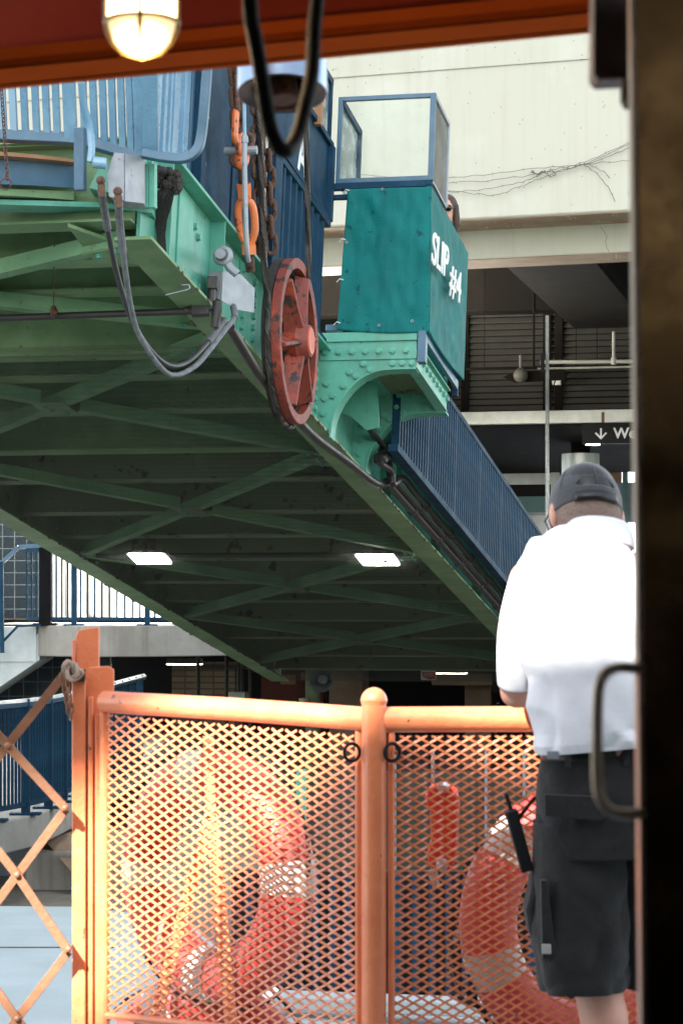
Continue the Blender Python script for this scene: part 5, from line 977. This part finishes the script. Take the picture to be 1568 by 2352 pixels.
def loft(name, m, par, rings, n=40, amp=.004, fs=7, thick=.004, seed=1, vert=.35, sub=3, caps=False, sq=.9, ridge=0):
    """rings: (centre, half width, half depth, yaw) ; folds come from noise"""
    R_ = []
    for i in range(len(rings) - 1):
        for j in range(sub):
            t = j / sub; t_ = t; A, B = rings[i], rings[i + 1]; R_.append((V(A[0]).lerp(V(B[0]), t_), A[1] + (B[1] - A[1]) * t_, A[2] + (B[2] - A[2]) * t_))
    R_.append((V(rings[-1][0]), rings[-1][1], rings[-1][2])); out = []
    for i, (c_, hw, hd) in enumerate(R_):
        d = (R_[min(i + 1, len(R_) - 1)][0] - R_[max(i - 1, 0)][0]).normalized(); x = V((0, 1, 0)).cross(d) if abs(d.y) < .9 else V((1, 0, 0)); x.normalize(); x = x if x.x > 0 else -x; y = d.cross(x).normalized(); y = y if y.y > 0 else -y
        ps = []
        for k in range(n):
            a = 2 * pi * k / n; ca, sa = cos(a), sin(a); ex = lambda v: math.copysign(abs(v) ** sq, v)
            p = c_ + x * hw * ex(ca) + y * hd * ex(sa); e = noise.noise(V((p.x * fs + seed, p.y * fs, p.z * fs * vert))) + .5 * noise.noise(V((p.x * fs * 2.3 + p.z * 9, p.y * fs * 2 + seed, p.z * fs)))
            ps.append(p + (x * ca + y * sa) * e * amp * min(1, i / (3 * sub + .1)))
        if ridge:
            for k, p in enumerate(ps):
                q = V((p.x * 5 + p.z * 2.2, p.y * 4 + seed, p.z * 3.2 - p.x * 2)); rv = max(0, 1 - 3.2 * abs(noise.noise(q))) ** 2 - .7 * max(0, 1 - 4 * abs(noise.noise(q * 1.7 + V((5, 2, 9))))) ** 2
                ps[k] = p + (p - c_).normalized() * rv * ridge * min(1, i / (4 * sub))
        out.append(ps)
    o = MB().ring(out, caps).build(name, m, par, smooth=180)
    if thick: s_ = o.modifiers.new('thick', 'SOLIDIFY'); s_.thickness = thick
    sb_ = o.modifiers.new('sub', 'SUBSURF'); sb_.levels = 1; sb_.render_levels = 1; return o
u_ = 5.9 / F
def PM(x, y, dy=0): p = Q(x, y, 5.9); p.y += dy; return p
mn = thing('person', 'man from behind in black cap, white shirt and black cargo shorts leaning on the gate', 'person', (.62, 5.95, 0))
hc = PM(1354, 1178, .13); HR = Matrix.Rotation(radians(12), 3, 'Z') @ Matrix.Rotation(radians(-24), 3, 'X') @ Matrix.Rotation(radians(4), 3, 'Y')
def mb_(mb):
    head(mb, hc, HR, 1.04)
    mb.cap(PM(1372, 1235, .07), PM(1385, 1330, .02), .056, .075, 16)
    mb.cap(PM(1385, 1340, .03), PM(1395, 1500, .0), .105, .11, 18); mb.cap(PM(1300, 1335, .02), PM(1470, 1335, .02), .07, .07, 14); mb.cap(PM(1395, 1500, 0), PM(1412, 1740, -.03), .11, .12, 18)
    mb.cap(PM(1340, 1780, -.02), PM(1470, 1780, -.02), .085, .085, 14)
    for (a, b, c_, d_) in (((1340, 1800), (1350, 2180), (1384, 2560), -.02), ((1480, 1800), (1510, 2190), (1530, 2570), .1)):
        mb.cap(PM(*a, -.01), PM(*b, d_ + .03), .088, .058, 16); mb.cap(PM(*b, d_ + .03), V((PM(*c_).x, 5.9 + d_, .45)), .056, .060, 16); mb.cap(V((PM(*c_).x, 5.9 + d_, .45)), V((PM(*c_).x, 5.9 + d_ + .0, .09)), .060, .036, 14)
    for sgn, sh, el, wr in ((-1, PM(1215, 1335, .0), PM(1193, 1590, .09), V((.50, 6.26, 1.215))), (1, PM(1505, 1345, .02), PM(1530, 1600, .10), V((.68, 6.26, 1.215)))):
        mb.cap(sh, el, .052, .044, 14); mb.cap(el, wr, .043, .029, 14); hand(mb, wr, (.85 * -sgn, .25, -.05), (0, -1 * 1, .1), (0, .1, -1), .45)
bodyo = person_body('body', mn, mb_)
# shirt
loft('shirt', M['cloth'], mn, [(PM(1374, 1236, .05), 70 * u_, .066), (PM(1373, 1256, .045), 80 * u_, .073), (PM(1366, 1270, .035), 112 * u_, .080), (PM(1360, 1288, .03), 150 * u_, .092), (PM(1356, 1325, .02), 172 * u_, .118), (PM(1358, 1380, .01), 172 * u_, .135), (PM(1362, 1450, 0), 164 * u_, .14), (PM(1366, 1520, -.01), 158 * u_, .14), (PM(1370, 1600, -.02), 155 * u_, .142), (PM(1374, 1660, -.02), 163 * u_, .15), (PM(1378, 1695, -.02), 170 * u_, .155), (PM(1380, 1716, -.02), 166 * u_, .150)], 96, .018, 8, seed=3, vert=.4, sub=6, ridge=.016)
loft('collar', M['cloth'], mn, [(PM(1374, 1256, .045), 86 * u_, .079), (PM(1376, 1232, .05), 82 * u_, .077), (PM(1378, 1208, .06), 74 * u_, .070), (PM(1378, 1206, .06), 69 * u_, .066), (PM(1376, 1230, .05), 74 * u_, .070)], 40, .0015, 8, .003)
for sgn, pts_ in ((-1, [(1255, 1300, .02, 52), (1222, 1345, .01, 56), (1202, 1420, .02, 52), (1190, 1500, .05, 46), (1182, 1582, .07, 37)]), (1, [(1462, 1305, .02, 52), (1502, 1345, .01, 56), (1520, 1420, .02, 52), (1530, 1500, .05, 46), (1535, 1585, .07, 40)])):
    loft('sleeve', M['cloth'], mn, [(PM(x, y, dy), r * u_, .062 if i < 2 else .055) for i, (x, y, dy, r) in enumerate(pts_)], 48, .006, 9, seed=5 + sgn, vert=.6, sub=5, ridge=.01)
# shorts
loft('shorts', M['short'], mn, [(PM(1415, 1722, -.02), 172 * u_, .125), (PM(1415, 1760, -.02), 182 * u_, .135), (PM(1415, 1820, -.02), 192 * u_, .142), (PM(1415, 1890, -.015), 194 * u_, .14), (PM(1418, 1950, -.01), 190 * u_, .13)], 72, .014, 9, seed=2, sub=6, ridge=.014)
for nm, pts_ in (('l', [(1335, 1890, .0, 112, .135), (1332, 1960, .0, 110, .13), (1331, 2060, .0, 106, .125), (1332, 2160, .0, 104, .12), (1334, 2240, .0, 105, .12), (1335, 2272, .0, 106, .12)]), ('r', [(1500, 1890, .02, 105, .13), (1508, 1960, .03, 108, .125), (1515, 2060, .05, 104, .12), (1520, 2160, .07, 102, .12), (1524, 2265, .08, 103, .12)])):
    loft('shorts_leg', M['short'], mn, [(PM(x, y, dy), r * u_, d_) for x, y, dy, r, d_ in pts_], 72, .016, 9, seed=4 if nm == 'l' else 9, vert=.7, sub=6, ridge=.016)
loft('waist_belt', M['belt'], mn, [(PM(1413, 1712, -.02), 173 * u_, .126), (PM(1414, 1738, -.02), 177 * u_, .130)], 40, .0, 1, sub=2)
def patch(pts_, dy, th_, m, nm): return MB().prism([PM(x, y, dy) for x, y in pts_], (0, th_, 0)).build(nm, m, mn, bevel=.002)
for pts_, nm in ((((1236, 1812), (1382, 1818), (1384, 1848), (1362, 1872), (1238, 1860)), 'pocket_flap'),): patch(pts_, -.168, .012, M['short'], nm)
patch(((1446, 1812), (1560, 1812), (1560, 1865), (1466, 1872), (1446, 1848)), -.168, .012, M['short'], 'pocket_flap')
for x in (1290, 1420, 1500): patch(((x - 6, 1712), (x + 6, 1712), (x + 6, 1752), (x - 6, 1752)), -.158, .006, M['short'], 'belt_loop')
mb = MB(); mb.prism([PM(x, y, -.02) for x, y in ((1222, 2010), (1250, 1992), (1262, 2020), (1268, 2120), (1276, 2180), (1240, 2192), (1214, 2140), (1206, 2090), (1216, 2050))], (0, .13, 0)); mb.build('cargo_pocket', M['short'], mn, bevel=.012)
patch(((1232, 2010), (1246, 2010), (1268, 2180), (1236, 2188)), -.115, .03, M['short'], 'pocket_strap'); patch(((1233, 2152), (1254, 2152), (1255, 2174), (1234, 2174)), -.128, .006, M['band'], 'white_tag')
patch(((1242, 1716), (1268, 1716), (1270, 1734), (1244, 1734)), -.155, .006, M['galv'], 'belt_plate')
mb = MB(); mb.bar(PM(1172, 1860, .0), PM(1210, 2000, .0), .055, .03); mb.bar(PM(1160, 1822, 0), PM(1180, 1880, 0), .012, .010); mb.bar(PM(1228, 1830, 0), PM(1190, 1880, 0), .008, .01); mb.build('radio', M['rubber'], mn, bevel=.004)
# cap
hp = lambda x, y, z: hc + HR @ V((x, y, z)) * 1.04
vs = []; n = 44; rings = []
for i in range(15):
    t = i / 14 * pi / 2 * 1.02; r = cos(t); z = sin(t)
    rings.append([hp(.087 * r * cos(2 * pi * k / n), -.006 + .105 * r * sin(2 * pi * k / n), .015 + .105 * z + (.004 * abs(sin(pi * 6 * k / n / 2)) if False else 0)) for k in range(n)])
# crown with an arched gap at the back (forward is +y, back is -y)
v = [p for r in rings for p in r]; f = []
for i in range(14):
    for k in range(n):
        a = (2 * pi * (k + .5) / n - 3 * pi / 2); a = (a + pi) % (2 * pi) - pi
        if abs(a) < .52 and i / 14 < .17 * sqrt(max(0, 1 - (a / .55) ** 2)) + .02 and i > 0: continue
        f.append((i * n + k, i * n + (k + 1) % n, (i + 1) * n + (k + 1) % n, (i + 1) * n + k))
lo_ = [hp(.0875 * cos(2 * pi * k / n), -.006 + .1055 * sin(2 * pi * k / n), -.012) for k in range(n)]; o0 = len(v); v += lo_
f += [(o0 + k, o0 + (k + 1) % n, (k + 1) % n, k) for k in range(n)]
cp = MB().add(v, f).build('cap', M['capm'], mn, smooth=180); s_ = cp.modifiers.new('t', 'SOLIDIFY'); s_.thickness = .003; cp.modifiers.new('s', 'SUBSURF').render_levels = 1
mb = MB()
for k in range(6):
    a = pi / 6 + k * pi / 3; mb.tube([hp(.0885 * cos(t) * cos(a), -.006 + .1065 * cos(t) * sin(a), .015 + .1065 * sin(t)) for t in [j / 10 * pi / 2 for j in range(1 if k != 4 else 1, 11)]], .0011, 5)
mb.sph(hp(0, -.006, .122), (.008, .008, .004), 10, 6); mb.build('cap_seam', M['capm'], mn)
mb = MB(); rr_ = [[hp(.0895 * cos(a), -.006 + .1075 * sin(a), z) for a in [3 * pi / 2 - .62 + 1.24 * j / 12 for j in range(13)]] for z in (-.016, .008)]
mb.add(rr_[0] + rr_[1], [(j, j + 1, 14 + j, 13 + j) for j in range(12)]); st_ = mb.build('cap_strap', M['belt'], mn); st_.modifiers.new('t', 'SOLIDIFY').thickness = .004
mb = MB(); bp_ = [[hp(x * w_, .09 + y, -.006 - .02 * (x / .08) ** 2 - y * .25) for x in [-.075 + .15 * j / 12 for j in range(13)]] for y, w_ in ((0, 1), (.04, .95), (.075, .7))]
mb.add([p for r in bp_ for p in r], [(i * 13 + j, i * 13 + j + 1, i * 13 + 14 + j, i * 13 + 13 + j) for i in range(2) for j in range(12)]); br_ = mb.build('cap_brim', M['capm'], mn, smooth=180); br_.modifiers.new('t', 'SOLIDIFY').thickness = .003
# short hair under the cap
MB().sph(hc + HR @ V((0, -.008, .027)) * 1.04, [v_ * 1.04 for v_ in (.081, .099, .099)], 28, 18, HR).build('crown_hair', M['belt'], mn, smooth=180)
mb = MB(); rings = []
for i, (z, f_) in enumerate(((.02, 1.01), (-.01, 1.015), (-.035, .97), (-.06, .86), (-.08, .74))):
    rings.append([hp(.0815 * f_ * cos(a), -.014 + .094 * f_ * sin(a), z) for a in [pi - .15 + (pi + .3) * j / 20 for j in range(21)]])
mb.add([p for r in rings for p in r], [(i * 21 + j, i * 21 + j + 1, i * 21 + 22 + j, i * 21 + 21 + j) for i in range(4) for j in range(20)]); hr_ = mb.build('hair', M['ghair'], mn, smooth=180); hr_.modifiers.new('t', 'SOLIDIFY').thickness = .004
mb = MB()
for e in (-1, 1): mb.tube([hp(.086 * e, -.02, .0), hp(.082 * e, .06, .005), hp(.06 * e, .098, .0)], .0025, 6); mb.sph(hp(.033 * e, .104, -.0), (.026, .008, .018), 12, 8, HR)
mb.build('sunglasses', M['lens'], mn)
for e, x, y in ((-1, 1384, 5.88), (1, 1530, 6.0)):
    mb = MB(); xx = PM(x, 2000).x; mb.cap((xx, y - .02, .05), (xx, y + .17, .035), .045, .04, 16); mb.b2((xx - .045, y - .06, .004), (xx + .045, y + .2, .03)); mb.cyl((xx, y, .05), (xx, y, .12), .048, n=16); mb.build('shoe', M['rubber'], mn)
# ---- the passenger in the booth
wm = thing('person', 'woman with dark hair and sunglasses peeking out past the booth screen edge', 'person', (1.25, .72, .65), BR)
wc_ = BR @ V((1.42, .66, 1.98)); wc_ = Q(1024, 484, 18.75); WRm = Matrix.Rotation(radians(168), 3, 'Z') @ Matrix.Rotation(radians(-4), 3, 'X'); i4 = BRI
mb = MB(); head(mb, wc_, WRm, .95); mb.cap(wc_ + V((0, .02, -.1)), wc_ + V((0, .03, -.2)), .045, .05, 14); mb.cap(wc_ + V((-.25, .05, -.27)), wc_ + V((-.04, .05, -.25)), .05, .05, 12); mb.cap(wc_ + V((-.15, .05, -.28)), wc_ + V((-.15, .05, -.75)), .11, .12, 16)
for e in (-.29, .0): mb.cap(wc_ + V((e, .05, -.25)), wc_ + V((e * 1.1, .08, -.55)), .04, .035, 12); mb.cap(wc_ + V((e * 1.1, .08, -.55)), wc_ + V((e, -.1, -.62)), .034, .025, 12); hand(mb, wc_ + V((e, -.1, -.62)), (0, -1, -.1), (1 if e > -.1 else -1, 0, 0), (0, 0, -1), .4, s=.9)
for e in (-.22, -.07): mb.cap(wc_ + V((e, .05, -.75)), wc_ + V((e, .05, -1.1)), .08, .05, 12); mb.cap(wc_ + V((e, .05, -1.1)), wc_ + V((e, .05, -1.42)), .05, .035, 12)
for i, p in enumerate(mb.v): mb.v[i] = tuple(BRI @ V(p))
o = mb.build('body', M['skin'], wm, smooth=180); r = o.modifiers.new('remesh', 'REMESH'); r.mode = 'VOXEL'; r.voxel_size = .008; r.use_smooth_shade = True
WP2 = lambda x, y, z: BRI @ (wc_ + WRm @ V((x, y, z)) * .95)
mb = MB(); Rb = BRI.to_3x3() @ WRm; mb.sph(WP2(0, -.025, .035), (.088, .095, .098), 24, 14, Rb)
for e in (-1, 1): mb.cap(WP2(.075 * e, -.0, .03), WP2(.085 * e, -.01, -.12), .028, .03, 12); mb.cap(WP2(.085 * e, -.01, -.12), WP2(.075 * e, .0, -.2), .03, .012, 12)
mb.build('hair', M['hair'], wm, smooth=60)
mb = MB()
for e in (-1, 1): mb.sph(WP2(.034 * e, .098, .012), (.031, .012, .026), 16, 10, Rb); mb.tube([WP2(.06 * e, .095, .015), WP2(.08 * e, .03, .012)], .003, 6)
mb.build('sunglasses', M['lens'], wm)
mb = MB(); mb.cap(WP2(.15, -.05, -.3), WP2(.15, -.05, -.8), .125, .14, 18); mb.cap(WP2(.04, -.05, -.29), WP2(.27, -.05, -.29), .058, .06, 14); mb.build('dark_top', M['rubber'], wm, smooth=60)

# ================================================================== sub-parts: hang trim on the part that carries it
SUB = {'cap_seam': 'cap', 'cap_strap': 'cap', 'cap_brim': 'cap', 'hub_cap': 'hub', 'rope_groove': 'rim', 'front_pane': 'front_screen_frame', 'side_pane': 'side_screen_frame', 'inner_pane': 'inner_screen_frame', 'reflective_band': 'ring', 'grab_rope': 'ring', 'belt_loop': 'shorts', 'pocket_flap': 'shorts', 'belt_plate': 'waist_belt', 'collar': 'shirt', 'sleeve': 'shirt', 'white_tag': 'cargo_pocket', 'pocket_strap': 'cargo_pocket', 'centre_cone': 'horn', 'lift_ring': 'centre_post', 'braid_sleeve': 'tube', 'slip_text': 'canvas_side', 'number_text': 'canvas_side', 'grommet': 'canvas_front', 'zip_tie': 'canvas_front', 'diffuser': 'housing', 'inner_cup': 'shell', 'socket': 'shell', 'rim_ring': 'shell', 'window_frame': 'window', 'coupling': 'pipe'}
for root in [o for o in list(bpy.data.objects) if o.parent is None and o.type == 'EMPTY']:
    kids = list(root.children); by = {}
    for c in kids: by.setdefault(c.name.split('.')[0], c)
    for c in kids:
        p = by.get(SUB.get(c.name.split('.')[0], ''))
        if p is not None and p is not c: c.parent = p; c.matrix_parent_inverse = Matrix.Identity(4)
